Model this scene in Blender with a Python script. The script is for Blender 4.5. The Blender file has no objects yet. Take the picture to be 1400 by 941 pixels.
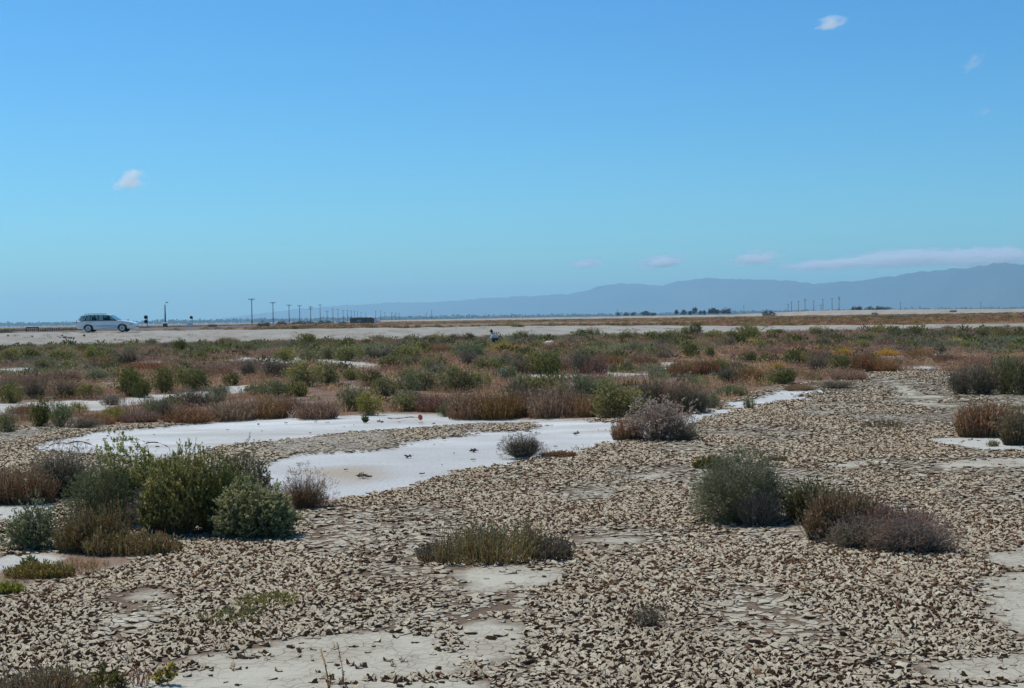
import bpy, bmesh, math, random
import numpy as np
from mathutils import Vector, Matrix

SC = bpy.context.scene
COL = SC.collection
RNG = np.random.default_rng(7)
rad = math.radians

# ------------------------------------------------------------------ camera and survey
F, CX, CY = 1944.0, 700.0, 470.5
EYE = 1.6
A = 0.0157                                    # tilt of the horizon
PITCH = math.atan(34.7 * math.cos(A) / F)
_f = np.array([0, math.cos(PITCH), -math.sin(PITCH)])
_u0 = np.array([0, math.sin(PITCH), math.cos(PITCH)])
_x0 = np.array([1.0, 0, 0])
_r = _x0 * math.cos(A) - _u0 * math.sin(A)
_u = _x0 * math.sin(A) + _u0 * math.cos(A)


def ray(px, py):
    return _r * ((px - CX) / F) + _u * ((CY - py) / F) + _f


def G(px, py):
    """point of the flat ground seen at a place of the photograph"""
    v = ray(px, py)
    t = -EYE / v[2]
    return float(v[0] * t), float(v[1] * t)


def P(px, py, d):
    """point at distance d (metres north of the camera)"""
    v = ray(px, py)
    t = d / v[1]
    return np.array([v[0] * t, d, EYE + v[2] * t])


def hor(px):
    return 435.8 - 0.0157 * (px - 700)


SUN_DIR = Vector((-0.52, 0.48, 1.25)).normalized()


# ------------------------------------------------------------------ numeric helpers
def h2(ix, iy, s):
    v = np.sin(ix * 127.1 + iy * 311.7 + s * 74.7) * 43758.5453
    return v - np.floor(v)


def vn(x, y, s=0):
    x = np.asarray(x, float); y = np.asarray(y, float)
    ix, iy = np.floor(x), np.floor(y)
    fx, fy = x - ix, y - iy
    fx = fx * fx * (3 - 2 * fx); fy = fy * fy * (3 - 2 * fy)
    a = h2(ix, iy, s); b = h2(ix + 1, iy, s); c = h2(ix, iy + 1, s); d = h2(ix + 1, iy + 1, s)
    return (a * (1 - fx) + b * fx) * (1 - fy) + (c * (1 - fx) + d * fx) * fy


def fbm(x, y, s=0, o=4):
    t = 0; am = .5; n = 0
    for i in range(o):
        t = t + am * vn(np.asarray(x) * 2 ** i, np.asarray(y) * 2 ** i, s + i * 13); n += am; am *= .5
    return t / n


def pip(poly, x, y):
    x = np.asarray(x, float); y = np.asarray(y, float)
    r = np.zeros(x.shape, bool)
    n = len(poly)
    for i in range(n):
        x1, y1 = poly[i]; x2, y2 = poly[(i + 1) % n]
        if y1 == y2: continue
        c = ((y1 > y) != (y2 > y)) & (x < (x2 - x1) * (y - y1) / (y2 - y1) + x1)
        r ^= c
    return r


def zone(*pts):
    return [G(*p) for p in pts]


def sstep(a, b, x):
    t = np.clip((x - a) / (b - a), 0, 1)
    return t * t * (3 - 2 * t)


# ------------------------------------------------------------------ object helpers
def props(o, label=None, cat=None, group=None, kind=None):
    if label: o['label'] = label
    if cat: o['category'] = cat
    if group: o['group'] = group
    if kind: o['kind'] = kind
    return o


def empty(name, loc, label, cat, group=None, rz=0.0, scale=None):
    o = bpy.data.objects.new(name, None)
    COL.objects.link(o)
    o.location = loc; o.rotation_euler = (0, 0, rz)
    if scale: o.scale = scale
    o.empty_display_size = .2
    return props(o, label, cat, group)


def link(name, me, parent=None, loc=None, rz=None, scale=None):
    o = bpy.data.objects.new(name, me)
    COL.objects.link(o)
    if parent is not None: o.parent = parent
    if loc is not None: o.location = loc
    if rz is not None: o.rotation_euler = (0, 0, rz)
    if scale is not None: o.scale = scale
    return o


def npmesh(name, V, quads=None, tris=None, mats=(), col=None, attrs=None, smooth=False, midx=None):
    me = bpy.data.meshes.new(name)
    V = np.asarray(V, np.float32)
    q = np.zeros((0, 4), np.int32) if quads is None else np.asarray(quads, np.int32)
    t = np.zeros((0, 3), np.int32) if tris is None else np.asarray(tris, np.int32)
    me.vertices.add(len(V)); me.vertices.foreach_set('co', V.ravel())
    li = np.concatenate([q.ravel(), t.ravel()]).astype(np.int32)
    me.loops.add(len(li)); me.loops.foreach_set('vertex_index', li)
    ls = np.concatenate([np.arange(len(q)) * 4, len(q) * 4 + np.arange(len(t)) * 3]).astype(np.int32)
    me.polygons.add(len(ls)); me.polygons.foreach_set('loop_start', ls)
    if midx is not None: me.polygons.foreach_set('material_index', np.asarray(midx, np.int32))
    if smooth: me.polygons.foreach_set('use_smooth', np.ones(len(ls), bool))
    me.update(calc_edges=True)
    if col is not None:
        a = me.color_attributes.new('Col', 'FLOAT_COLOR', 'POINT')
        c4 = np.ones((len(V), 4), np.float32); c4[:, :3] = col
        a.data.foreach_set('color', c4.ravel())
    for k, v in (attrs or {}).items():
        a = me.attributes.new(k, 'FLOAT', 'POINT'); a.data.foreach_set('value', np.asarray(v, np.float32))
    for m in mats: me.materials.append(m)
    return me


# ------------------------------------------------------------------ materials
def new_mat(name):
    m = bpy.data.materials.new(name); m.use_nodes = True
    nt = m.node_tree; nt.nodes.clear()
    out = nt.nodes.new('ShaderNodeOutputMaterial')
    return m, nt, out


def N(nt, typ, **kw):
    n = nt.nodes.new(typ)
    for k, v in kw.items():
        if k == 'inp':
            for i, val in v.items():
                n.inputs[i].default_value = val
        else: setattr(n, k, v)
    return n


def L(nt, a, b): nt.links.new(a, b)


def rgba(c): return (c[0], c[1], c[2], 1)


def mixc(nt, fac, a, b, blend='MIX'):
    m = N(nt, 'ShaderNodeMix', data_type='RGBA', blend_type=blend)
    for sock, v in ((m.inputs[0], fac), (m.inputs[6], a), (m.inputs[7], b)):
        if hasattr(v, 'is_linked'): L(nt, v, sock)
        else: sock.default_value = v if not isinstance(v, tuple) else rgba(v)
    return m.outputs[2]


def math_(nt, op, a, b=None, clamp=False):
    m = N(nt, 'ShaderNodeMath', operation=op, use_clamp=clamp)
    for i, v in enumerate((a, b)):
        if v is None: continue
        if hasattr(v, 'is_linked'): L(nt, v, m.inputs[i])
        else: m.inputs[i].default_value = v
    return m.outputs[0]


def maprange(nt, v, a, b, c=0., d=1.):
    m = N(nt, 'ShaderNodeMapRange'); L(nt, v, m.inputs[0])
    for i, x in enumerate((a, b, c, d)): m.inputs[i + 1].default_value = x
    return m.outputs[0]


def noise(nt, vec, scale, detail=4, rough=.55):
    n = N(nt, 'ShaderNodeTexNoise'); n.inputs['Scale'].default_value = scale
    n.inputs['Detail'].default_value = detail; n.inputs['Roughness'].default_value = rough
    L(nt, vec, n.inputs['Vector']); return n.outputs['Fac']


def plain(name, c, rough=.6, metal=0., vary=.12, scale=3., coat=0., spec=.5):
    m, nt, out = new_mat(name)
    b = N(nt, 'ShaderNodeBsdfPrincipled')
    tc = N(nt, 'ShaderNodeTexCoord')
    n = noise(nt, tc.outputs['Object'], scale)
    k = maprange(nt, n, .3, .7, 1 - vary, 1 + vary)
    mul = N(nt, 'ShaderNodeVectorMath', operation='SCALE'); mul.inputs[0].default_value = c
    L(nt, k, mul.inputs['Scale']); L(nt, mul.outputs[0], b.inputs['Base Color'])
    b.inputs['Roughness'].default_value = rough; b.inputs['Metallic'].default_value = metal
    b.inputs['Coat Weight'].default_value = coat; b.inputs['Specular IOR Level'].default_value = spec
    L(nt, b.outputs[0], out.inputs[0])
    return m


def plant_mat(name, trans=.3, spec=.15, gain=1.0):
    """leaf colours come from the mesh; every plant differs a little from its neighbours"""
    m, nt, out = new_mat(name)
    a = N(nt, 'ShaderNodeVertexColor', layer_name='Col')
    oi = N(nt, 'ShaderNodeObjectInfo')
    hsv = N(nt, 'ShaderNodeHueSaturation')
    L(nt, a.outputs[0], hsv.inputs['Color'])
    L(nt, maprange(nt, oi.outputs['Random'], 0, 1, .485, .515), hsv.inputs['Hue'])
    r2 = math_(nt, 'FRACT', math_(nt, 'MULTIPLY', oi.outputs['Random'], 17.3))
    L(nt, maprange(nt, r2, 0, 1, .8 * gain, 1.2 * gain), hsv.inputs['Value'])
    r3 = math_(nt, 'FRACT', math_(nt, 'MULTIPLY', oi.outputs['Random'], 41.7))
    L(nt, maprange(nt, r3, 0, 1, .8, 1.1), hsv.inputs['Saturation'])
    d = N(nt, 'ShaderNodeBsdfPrincipled')
    d.inputs['Roughness'].default_value = .65; d.inputs['Specular IOR Level'].default_value = spec
    t = N(nt, 'ShaderNodeBsdfTranslucent')
    L(nt, hsv.outputs[0], d.inputs['Base Color']); L(nt, hsv.outputs[0], t.inputs['Color'])
    mx = N(nt, 'ShaderNodeMixShader'); mx.inputs[0].default_value = trans
    L(nt, d.outputs[0], mx.inputs[1]); L(nt, t.outputs[0], mx.inputs[2]); L(nt, mx.outputs[0], out.inputs[0])
    return m


M_LEAF = plant_mat('leaf', .40, .15, 1.35)
M_TWIG = plant_mat('dry_twig', .05, .1, 1.2)
M_WEED = plant_mat('dry_weed', .3, .1, 1.32)

# ------------------------------------------------------------------ world, sun, camera
w = bpy.data.worlds.new('World'); SC.world = w; w.use_nodes = True
nt = w.node_tree; nt.nodes.clear()
wo = N(nt, 'ShaderNodeOutputWorld'); bg = N(nt, 'ShaderNodeBackground')
sky = N(nt, 'ShaderNodeTexSky', sky_type='NISHITA', sun_disc=False)
sky.sun_elevation = math.asin(SUN_DIR.z); sky.sun_rotation = math.atan2(SUN_DIR.x, SUN_DIR.y)
sky.altitude = 0; sky.air_density = 1.0; sky.dust_density = .5; sky.ozone_density = 2.5
hsv = N(nt, 'ShaderNodeHueSaturation'); hsv.inputs['Saturation'].default_value = 1.25; L(nt, sky.outputs[0], hsv.inputs['Color'])
tint = mixc(nt, 1.0, hsv.outputs[0], (0.60, 1.20, 1.50), 'MULTIPLY')
L(nt, tint, bg.inputs[0]); bg.inputs[1].default_value = 0.10
L(nt, bg.outputs[0], wo.inputs[0])

sl = bpy.data.lights.new('sun', 'SUN'); sl.energy = 4.5; sl.angle = rad(.53); sl.color = (1, .94, .84)
so = bpy.data.objects.new('sun', sl); COL.objects.link(so)
so.rotation_euler = SUN_DIR.to_track_quat('Z', 'Y').to_euler(); so.location = (0, 0, 50)

cd = bpy.data.cameras.new('camera'); co = bpy.data.objects.new('camera', cd); COL.objects.link(co)
cd.sensor_width = 36; cd.lens = 36 * F / 1400; cd.clip_start = .1; cd.clip_end = 200000
co.matrix_world = Matrix(((_r[0], _u[0], -_f[0], 0), (_r[1], _u[1], -_f[1], 0), (_r[2], _u[2], -_f[2], EYE), (0, 0, 0, 1)))
SC.camera = co

vs = SC.view_settings
vs.view_transform = 'Standard'; vs.look = 'None'; vs.exposure = -0.25; vs.gamma = 1; vs.use_curve_mapping = False
SC.cycles.use_denoising = True
SC.cycles.max_bounces = 9; SC.cycles.diffuse_bounces = 3; SC.cycles.transmission_bounces = 4
SC.cycles.transparent_max_bounces = 8; SC.cycles.volume_bounces = 8
SC.cycles.caustics_reflective = False; SC.cycles.caustics_refractive = False

# ------------------------------------------------------------------ the ground and its zones
PAN = zone((50, 607), (110, 591), (170, 582), (220, 580), (300, 571), (420, 569), (470, 569), (530, 562), (600, 567), (640, 571),
           (730, 571), (760, 573), (840, 577), (900, 580), (960, 566), (1000, 552), (1030, 541), (1080, 534), (1130, 531), (1130, 537),
           (1090, 549), (1040, 554), (1000, 566), (960, 584), (900, 600), (838, 611), (760, 631), (690, 645), (640, 655), (575, 672), (500, 691),
           (440, 694), (380, 690), (300, 664), (230, 650), (150, 628), (60, 616))
GRAVEL = zone((225, 640), (275, 620), (330, 612), (420, 602), (500, 590), (620, 580), (735, 577), (735, 588), (640, 594), (560, 609),
              (520, 619), (470, 625), (400, 630), (340, 645), (300, 668), (230, 668))
GRAVEL2 = zone((-40, 584), (60, 583), (170, 580), (235, 574), (225, 580), (110, 592), (55, 604), (60, 616), (130, 626), (200, 640), (200, 680), (60, 680), (-40, 640))
BANDS = [zone((-20, 556), (120, 549), (200, 541), (350, 525), (362, 532), (250, 546), (120, 560), (-20, 568)),
         zone((296, 493), (330, 489), (400, 490), (515, 496), (522, 504), (480, 506), (440, 498), (330, 498)),
         zone((8, 504), (45, 503), (45, 506), (8, 508)), zone((190, 494), (222, 493), (222, 497), (190, 497)),
         zone((1222, 502), (1250, 499), (1292, 498), (1275, 504), (1230, 506)),
         zone((1276, 602), (1400, 604), (1440, 604), (1440, 625), (1400, 624), (1330, 622), (1285, 614)),
         zone((-20, 706), (40, 701), (80, 697), (85, 716), (-20, 726)), zone((-20, 770), (80, 763), (95, 776), (40, 788), (-20, 800)),
         zone((700, 517), (760, 512), (905, 510), (900, 514), (760, 517), (700, 521)),
         zone((900, 497), (925, 496), (925, 506), (905, 505)), zone((1200, 477), (1216, 477), (1216, 480), (1200, 480))]
LIGHTER = [zone((120, 935), (180, 920), (300, 898), (400, 880), (560, 868), (625, 896), (660, 941), (660, 980), (160, 980)),
           zone((600, 792), (690, 780), (790, 780), (805, 798), (650, 822)), zone((780, 828), (860, 825), (860, 834), (780, 836)),
           zone((1240, 918), (1400, 905), (1480, 905), (1480, 990), (1220, 990)), zone((1330, 770), (1400, 745), (1480, 740), (1480, 880), (1380, 880)),
           zone((780, 748), (900, 736), (900, 748), (800, 756)), zone((1255, 641), (1400, 632), (1440, 632), (1440, 648), (1270, 652)),
           zone((1195, 519), (1240, 517), (1285, 545), (1300, 560), (1250, 556)), zone((1110, 645), (1250, 628), (1250, 634), (1120, 655)),
           zone((640, 845), (700, 830), (740, 870), (700, 920), (640, 900)), zone((140, 830), (240, 800), (260, 830), (160, 850)), zone((850, 655), (905, 645), (905, 660), (850, 668))]
DULL = zone((330, 648), (400, 632), (470, 628), (560, 614), (640, 602), (735, 592), (800, 596), (800, 606), (690, 645), (575, 672), (500, 700), (380, 700))
TAN = zone((440, 648), (520, 645), (545, 655), (520, 668), (450, 668), (420, 660))
SCRUB = zone((-60, 470), (400, 462), (700, 456), (1000, 454), (1460, 447), (1460, 533), (1400, 534), (1310, 530), (1292, 502), (1215, 508), (1180, 510), (1172, 522), (1060, 530),
             (1000, 545), (985, 556), (960, 562), (900, 574), (840, 576), (640, 572), (600, 567), (500, 569), (440, 571), (350, 572), (250, 579), (170, 582),
             (60, 589), (-60, 596))
REDPATCH = [zone((-40, 655), (75, 640), (80, 690), (-40, 704)), zone((-20, 800), (60, 775), (140, 755), (235, 755), (120, 800), (30, 815), (-20, 840)),
            zone((375, 690), (450, 680), (478, 690), (440, 708), (380, 712)), zone((740, 626), (790, 622), (790, 633), (735, 637)), zone((1080, 730), (1140, 720), (1140, 745), (1085, 740)),
            zone((1300, 565), (1420, 560), (1420, 602), (1310, 600))]


def masks(x, y):
    x = np.asarray(x, float); y = np.asarray(y, float)
    s = np.clip(np.abs(y) / 25, .25, 3)
    wx = x + (fbm(x * 1.4, y * 1.4, 3, 3) - .5) * .9 * s
    wy = y + (fbm(x * 1.4, y * .8, 5, 3) - .5) * 1.4 * s * np.clip(np.abs(y) / 20, .4, 1.4)
    grav = pip(GRAVEL, wx, wy) | pip(GRAVEL2, wx, wy)
    pan = pip(PAN, wx, wy) & ~grav
    band = np.zeros(x.shape, bool)
    for b in BANDS: band |= pip(b, wx, wy)
    light = np.zeros(x.shape, bool)
    lx = wx + (fbm(x * 2.3, y * 2.3, 8, 3) - .5) * 1.3 * s; ly = wy + (fbm(x * 2.3, y * 1.6, 9, 3) - .5) * 1.3 * s
    for b in LIGHTER: light |= pip(b, lx, ly)
    light &= fbm(x * 1.6, y * 4.5, 10, 3) > .33
    scrub = pip(SCRUB, wx, wy) & ~pan & ~band & ~grav
    red = np.zeros(x.shape, bool)
    for b in REDPATCH: red |= pip(b, wx, wy)
    chip = ~(pan | band | grav | scrub | red) & (y < 60) & (y > 2)
    dull = pip(DULL, lx, ly).astype(float) * .75 + pip(TAN, lx, ly) * 1.0
    return dict(dull=dull, pan=pan, band=band, grav=grav, light=light, scrub=scrub, red=red, chip=chip)


def hz(x, y):
    x = np.asarray(x, float); y = np.asarray(y, float)
    k = np.clip(y / 12, .3, 1) * np.clip((400 - np.abs(y)) / 300, 0, 1)
    return ((fbm(x * .45, y * .45, 21, 3) - .5) * .07 + (fbm(x * .07, y * .07, 22, 2) - .5) * .16) * k


def axis(parts):
    out = []
    for a, b, n, geo in parts:
        out.append(np.geomspace(a, b, n, endpoint=False) if geo else np.linspace(a, b, n, endpoint=False))
    return np.concatenate(out)


ys = axis([(-400, -30, 12, 0), (-30, 4, 34, 0), (4, 44, 300, 0), (44, 130, 190, 0), (130, 1200, 70, 1), (1200, 29000, 26, 1)])
ys = np.append(ys, 29000.)
xp = axis([(0.0, 11, 80, 0), (11, 55, 100, 0), (55, 500, 40, 1), (500, 26000, 26, 1)]); xp = np.append(xp, 26000.)
xs = np.concatenate([-xp[:0:-1], xp])
GX, GY = np.meshgrid(xs, ys)
mk = masks(GX, GY)
GZ = hz(GX, GY)
GZ = GZ - .02 * mk['pan']
def soften(a, n):
    a = a.astype(float)
    for _ in range(n):
        b_ = np.pad(a, 1, mode='edge'); a = (b_[:-2, 1:-1] + b_[2:, 1:-1] + b_[1:-1, :-2] + b_[1:-1, 2:] + 2 * a) / 6
    return a


for k_, n_ in (('pan', 5), ('light', 3), ('red', 3), ('band', 3), ('dull', 5)): mk[k_] = soften(mk[k_], n_)
XR_ = GX / np.maximum(GY, 1)
mk['belt'] = (GY > 152 + .37 * GX) & (GY < 1800) & (GY > 140) & ((XR_ > -.19) | (GY > 520)) & (XR_ > -.24)
nx, ny = len(xs), len(ys)
idx = np.arange(nx * ny).reshape(ny, nx)
quads = np.stack([idx[:-1, :-1], idx[:-1, 1:], idx[1:, 1:], idx[1:, :-1]], -1).reshape(-1, 4)

gm, nt, out = new_mat('ground')
geo = N(nt, 'ShaderNodeNewGeometry'); pos = geo.outputs['Position']


def attr(nt, name): return N(nt, 'ShaderNodeAttribute', attribute_name=name).outputs['Fac']


n_big = noise(nt, pos, .35, 5); n_mid = noise(nt, pos, 2.3, 5, .6); n_fine = noise(nt, pos, 26, 4, .65)
edge = math_(nt, 'MULTIPLY', math_(nt, 'SUBTRACT', n_mid, .5), 1.1)


def crisp(name):
    return maprange(nt, math_(nt, 'ADD', attr(nt, name), edge), .38, .62)


def dist_fade(a, b):
    sep = N(nt, 'ShaderNodeSeparateXYZ'); L(nt, pos, sep.inputs[0]); return maprange(nt, sep.outputs[1], a, b)


# dried mud: warm grey with brown silt between the plates
vor = N(nt, 'ShaderNodeTexVoronoi', feature='DISTANCE_TO_EDGE'); vor.inputs['Scale'].default_value = 13
wv = N(nt, 'ShaderNodeVectorMath', operation='ADD')
nn = N(nt, 'ShaderNodeTexNoise'); nn.inputs['Scale'].default_value = 9; L(nt, pos, nn.inputs['Vector'])
sc_ = N(nt, 'ShaderNodeVectorMath', operation='SCALE'); sc_.inputs['Scale'].default_value = .09
L(nt, nn.outputs['Color'], sc_.inputs[0]); L(nt, pos, wv.inputs[0]); L(nt, sc_.outputs[0], wv.inputs[1]); L(nt, wv.outputs[0], vor.inputs['Vector'])
crack = maprange(nt, vor.outputs['Distance'], .02, .07, 1, 0)
crack = math_(nt, 'MULTIPLY', crack, maprange(nt, n_mid, .38, .6, .1, 1))
mud = mixc(nt, maprange(nt, n_mid, .3, .7), (.30, .255, .185), (.41, .365, .28))
mud = mixc(nt, maprange(nt, n_fine, .45, .8, 0, .45), mud, (.30, .235, .18))
under = mixc(nt, maprange(nt, n_mid, .35, .65), (.098, .060, .034), (.20, .142, .088))
mud = mixc(nt, math_(nt, 'MULTIPLY', attr(nt, 'chip'), .85), mud, under)
mud = mixc(nt, math_(nt, 'MULTIPLY', crack, .8), mud, (.10, .068, .05))
# white salt crust
salt = mixc(nt, maprange(nt, n_big, .40, .60), (.50, .505, .465), (.64, .66, .635))
streak_map = N(nt, 'ShaderNodeMapping'); streak_map.inputs['Scale'].default_value = (.28, 1.1, 1); L(nt, pos, streak_map.inputs[0])
n_streak = noise(nt, streak_map.outputs[0], 1.0, 6, .62)
salt = mixc(nt, maprange(nt, n_streak, .47, .68, 0, .85), salt, (.40, .365, .30))
salt = mixc(nt, maprange(nt, n_fine, .48, .75, 0, .4), salt, (.43, .39, .34))
vsp = N(nt, 'ShaderNodeTexVoronoi'); vsp.inputs['Scale'].default_value = 3.2; L(nt, pos, vsp.inputs['Vector'])
dl = math_(nt, 'ADD', attr(nt, 'dull'), math_(nt, 'MULTIPLY', math_(nt, 'SUBTRACT', n_streak, .5), 1.2), True)
salt = mixc(nt, math_(nt, 'MULTIPLY', dl, .95), salt, mixc(nt, maprange(nt, attr(nt, 'dull'), .8, 1.6), (.46, .46, .435), (.40, .34, .26)))
spk = math_(nt, 'MULTIPLY', maprange(nt, vsp.outputs['Distance'], .03, .10, 1, 0), maprange(nt, n_streak, .42, .55))
salt = mixc(nt, math_(nt, 'MULTIPLY', spk, .7), salt, (.25, .19, .14))
pale = mixc(nt, maprange(nt, n_mid, .35, .68), (.47, .44, .345), (.37, .33, .245))
pale = mixc(nt, math_(nt, 'MULTIPLY', crack, .45), pale, (.2, .15, .115))
# gravel
vg = N(nt, 'ShaderNodeTexVoronoi'); vg.inputs['Scale'].default_value = 15; L(nt, pos, vg.inputs['Vector'])
grav = mixc(nt, maprange(nt, vg.outputs['Color'], .1, .9), (.17, .14, .11), (.50, .45, .38))
# litter under the scrub
lit = mixc(nt, maprange(nt, n_mid, .35, .65), (.16, .09, .055), (.25, .18, .125))
lit = mixc(nt, maprange(nt, n_big, .58, .68), lit, (.36, .315, .26))
redl = mixc(nt, maprange(nt, n_mid, .38, .62), mixc(nt, maprange(nt, n_fine, .35, .65), (.15, .07, .04), (.22, .125, .075)), (.30, .25, .19))
field = mixc(nt, maprange(nt, noise(nt, pos, .012, 5), .4, .6), (.20, .17, .125), (.27, .235, .18))

c = mud
c = mixc(nt, crisp('light'), c, pale)
c = mixc(nt, crisp('scrub'), c, lit)
c = mixc(nt, crisp('red'), c, redl)
c = mixc(nt, crisp('grav'), c, grav)
c = mixc(nt, maprange(nt, math_(nt, 'ADD', attr(nt, 'pan'), math_(nt, 'MULTIPLY', math_(nt, 'SUBTRACT', math_(nt, 'ADD', math_(nt, 'MULTIPLY', n_mid, .5), math_(nt, 'MULTIPLY', n_fine, .5)), .5), 1.7)), .2, .85), c, salt)
c = mixc(nt, crisp('band'), c, mixc(nt, .5, salt, pale))
c = mixc(nt, dist_fade(100, 135), c, field)
belt_c = mixc(nt, maprange(nt, noise(nt, pos, .03, 5), .35, .65), (.17, .105, .062), (.22, .165, .10))
c = mixc(nt, attr(nt, 'belt'), c, belt_c)
b = N(nt, 'ShaderNodeBsdfPrincipled'); b.inputs['Roughness'].default_value = .95; b.inputs['Specular IOR Level'].default_value = .1
L(nt, c, b.inputs['Base Color'])
h1 = math_(nt, 'ADD', math_(nt, 'MULTIPLY', n_mid, .6), math_(nt, 'MULTIPLY', n_fine, .35))
h1 = math_(nt, 'SUBTRACT', h1, math_(nt, 'MULTIPLY', crack, .5))
h1 = math_(nt, 'ADD', h1, math_(nt, 'MULTIPLY', math_(nt, 'MULTIPLY', vg.outputs['Distance'], -1.2), attr(nt, 'grav')))
bump = N(nt, 'ShaderNodeBump'); bump.inputs['Strength'].default_value = .55; bump.inputs['Distance'].default_value = .035
L(nt, h1, bump.inputs['Height']); L(nt, bump.outputs[0], b.inputs['Normal'])
L(nt, b.outputs[0], out.inputs[0])

gme = npmesh('ground', np.stack([GX, GY, GZ], -1).reshape(-1, 3), quads, None, [gm],
             attrs={k: v.astype(float).ravel() for k, v in mk.items()}, smooth=True)
props(link('ground', gme), 'pale cracked mud flat with white salt pans', None, None, 'structure')

# ------------------------------------------------------------------ curled mud chips (real flakes lying on the flat)
def chips(CS, Y0, Y1, sub, seed, shard=False, big=False):
    """one field of flakes: the cells of a jittered hexagonal net, each shrunk, dished and curled"""
    r = np.random.default_rng(seed)
    rowh = CS * .866
    nr = int((Y1 - Y0) / rowh); X1 = Y1 * .42 + 1.2
    ncx = int(2 * X1 / CS)
    I, J = np.meshgrid(np.arange(ncx), np.arange(nr))
    cx = -X1 + (I + .5 * (J % 2)) * CS; cy = Y0 + J * rowh
    keep = np.abs(cx) < cy * .42 + 1.2
    cx = cx[keep]; cy = cy[keep]
    jit_ = .0035 * cy
    m = masks(cx + r.normal(size=len(cx)) * jit_, cy + r.normal(size=len(cx)) * jit_ * 1.3)
    pat = .62 * fbm(cx * 1.5, cy * .8, 31, 5) + .38 * fbm(cx * .35, cy * .22, 33, 3)
    dens = np.where(m['light'], .035, np.where(m['grav'], .80, .90) + (pat - .49) * 1.5)
    dens = np.clip(dens, .04, .97) * (m['chip'] | m['grav']) + .0015 * m['pan'] + .006 * m['band']
    sw = (pat + .055 * r.normal(size=len(pat)) < .480) & ~m['grav']
    if not shard: dens = dens * (sw if big else ~sw)
    if shard: dens = dens * np.clip((pat - .40) * 2.6, .03, .40); cx = cx + (r.random(len(cx)) - .5) * CS; cy = cy + (r.random(len(cy)) - .5) * CS
    k2 = r.random(len(cx)) < dens
    x = cx[k2]; y = cy[k2]; p = pat[k2]; gr = m['grav'][k2]; n = len(x)
    ang = np.arange(6) * math.pi / 3 + math.pi / 6
    hx = x[:, None] + np.cos(ang) * CS / math.sqrt(3); hy = y[:, None] + np.sin(ang) * CS / math.sqrt(3)
    kx = np.round(hx / CS * 40); ky = np.round(hy / CS * 40)
    hx = hx + (h2(kx, ky, 41) - .5) * CS * .7; hy = hy + (h2(kx, ky, 50) - .5) * CS * .7
    if sub:
        mx = (hx + np.roll(hx, -1, 1)) / 2 + (r.random((n, 6)) - .5) * CS * .2
        my = (hy + np.roll(hy, -1, 1)) / 2 + (r.random((n, 6)) - .5) * CS * .2
        ox = np.stack([hx, mx], -1).reshape(n, 12); oy = np.stack([hy, my], -1).reshape(n, 12)
    else: ox, oy = hx, hy
    k = ox.shape[1]
    ccx = ox.mean(1, keepdims=True); ccy = oy.mean(1, keepdims=True)
    shrink = (.45 + .4 * r.random((n, 1))) if shard else (.78 + .19 * r.random((n, 1)) ** .6)
    ox = ccx + (ox - ccx) * shrink; oy = ccy + (oy - ccy) * shrink
    if shard:                                   # slivers: long and narrow
        ta = r.random((n, 1)) * math.pi; ex = (ox - ccx) * np.cos(ta) + (oy - ccy) * np.sin(ta); ey = -(ox - ccx) * np.sin(ta) + (oy - ccy) * np.cos(ta)
        ex = ex * 1.5; ey = ey * .6
        ox = ccx + ex * np.cos(ta) - ey * np.sin(ta); oy = ccy + ex * np.sin(ta) + ey * np.cos(ta)
    th = r.random((n, 1)) * 2 * math.pi
    dx = (ox - ccx) / CS; dy = (oy - ccy) / CS
    two_ = r.random((n, 1)) < .35
    tq = dx * np.cos(th) + dy * np.sin(th)
    tilt = sstep(.04, .52, np.where(two_, np.abs(tq), tq))              # only one lip of the plate curls up
    up_ = np.clip(.68 + (p[:, None] - .49) * 4.2, .20, 1.)                  # share of the plates that curl here
    curl = (r.random((n, 1)) < up_)
    hh_ = (.0058 + .064 * min(CS, .068)) * (.95 if big else 1.) * np.where(gr, .8, 1.)[:, None]
    amp = hh_ * np.where(curl, (.45 + 1.05 * r.random((n, 1))) * np.clip(.85 + (p[:, None] - .49) * 2.2, .5, 1.25), .10 * r.random((n, 1)))
    if shard: amp = hh_ * (.35 + .5 * r.random((n, 1)))
    lift = amp * (tilt * (1.3 if shard else 1.5) + (.25 if shard else .06) + .14 * r.random((n, k)))
    g0 = hz(ccx[:, 0], ccy[:, 0])[:, None]
    zc = g0 + .002 + .02 * CS * r.random((n, 1)) + (.3 * amp if shard else 0.); zo = g0 + .0025 + lift
    pull = 1 - np.clip(lift / CS, 0, .5) * .4
    ox2 = ccx + (ox - ccx) * pull; oy2 = ccy + (oy - ccy) * pull
    ux = ccx + (ox - ccx) * .78; uy = ccy + (oy - ccy) * .78; uz = np.minimum(zo - .004, g0 + lift * .2) - .002
    ring = [np.stack([ccx, ccy, zc], -1)]
    if not shard: ring.append(np.stack([ccx + (ox2 - ccx) * .60, ccy + (oy2 - ccy) * .60, zc + (zo - zc) * .14 + 0 * ox2], -1))
    ring.append(np.stack([ox2, oy2, zo], -1))
    if Y0 < 6: ring.append(np.stack([ox2 * .99 + ccx * .01, oy2 * .99 + ccy * .01, zo - .003], -1))
    ring.append(np.stack([ux, uy, uz], -1))
    vv = np.concatenate(ring, 1); nvp = vv.shape[1]
    base = np.arange(n)[:, None] * nvp
    a = np.arange(k); bnx = (a + 1) % k
    flip = r.random(n) < (.05 if shard else .01)          # flakes lying brown side up
    T = (base[:, :, None] + np.stack([0 * a, 1 + a, 1 + bnx], -1)[None]).reshape(-1, 3); TM = np.repeat(flip, k)
    Q = []; MI = []; nq = len(ring) - 2
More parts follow.
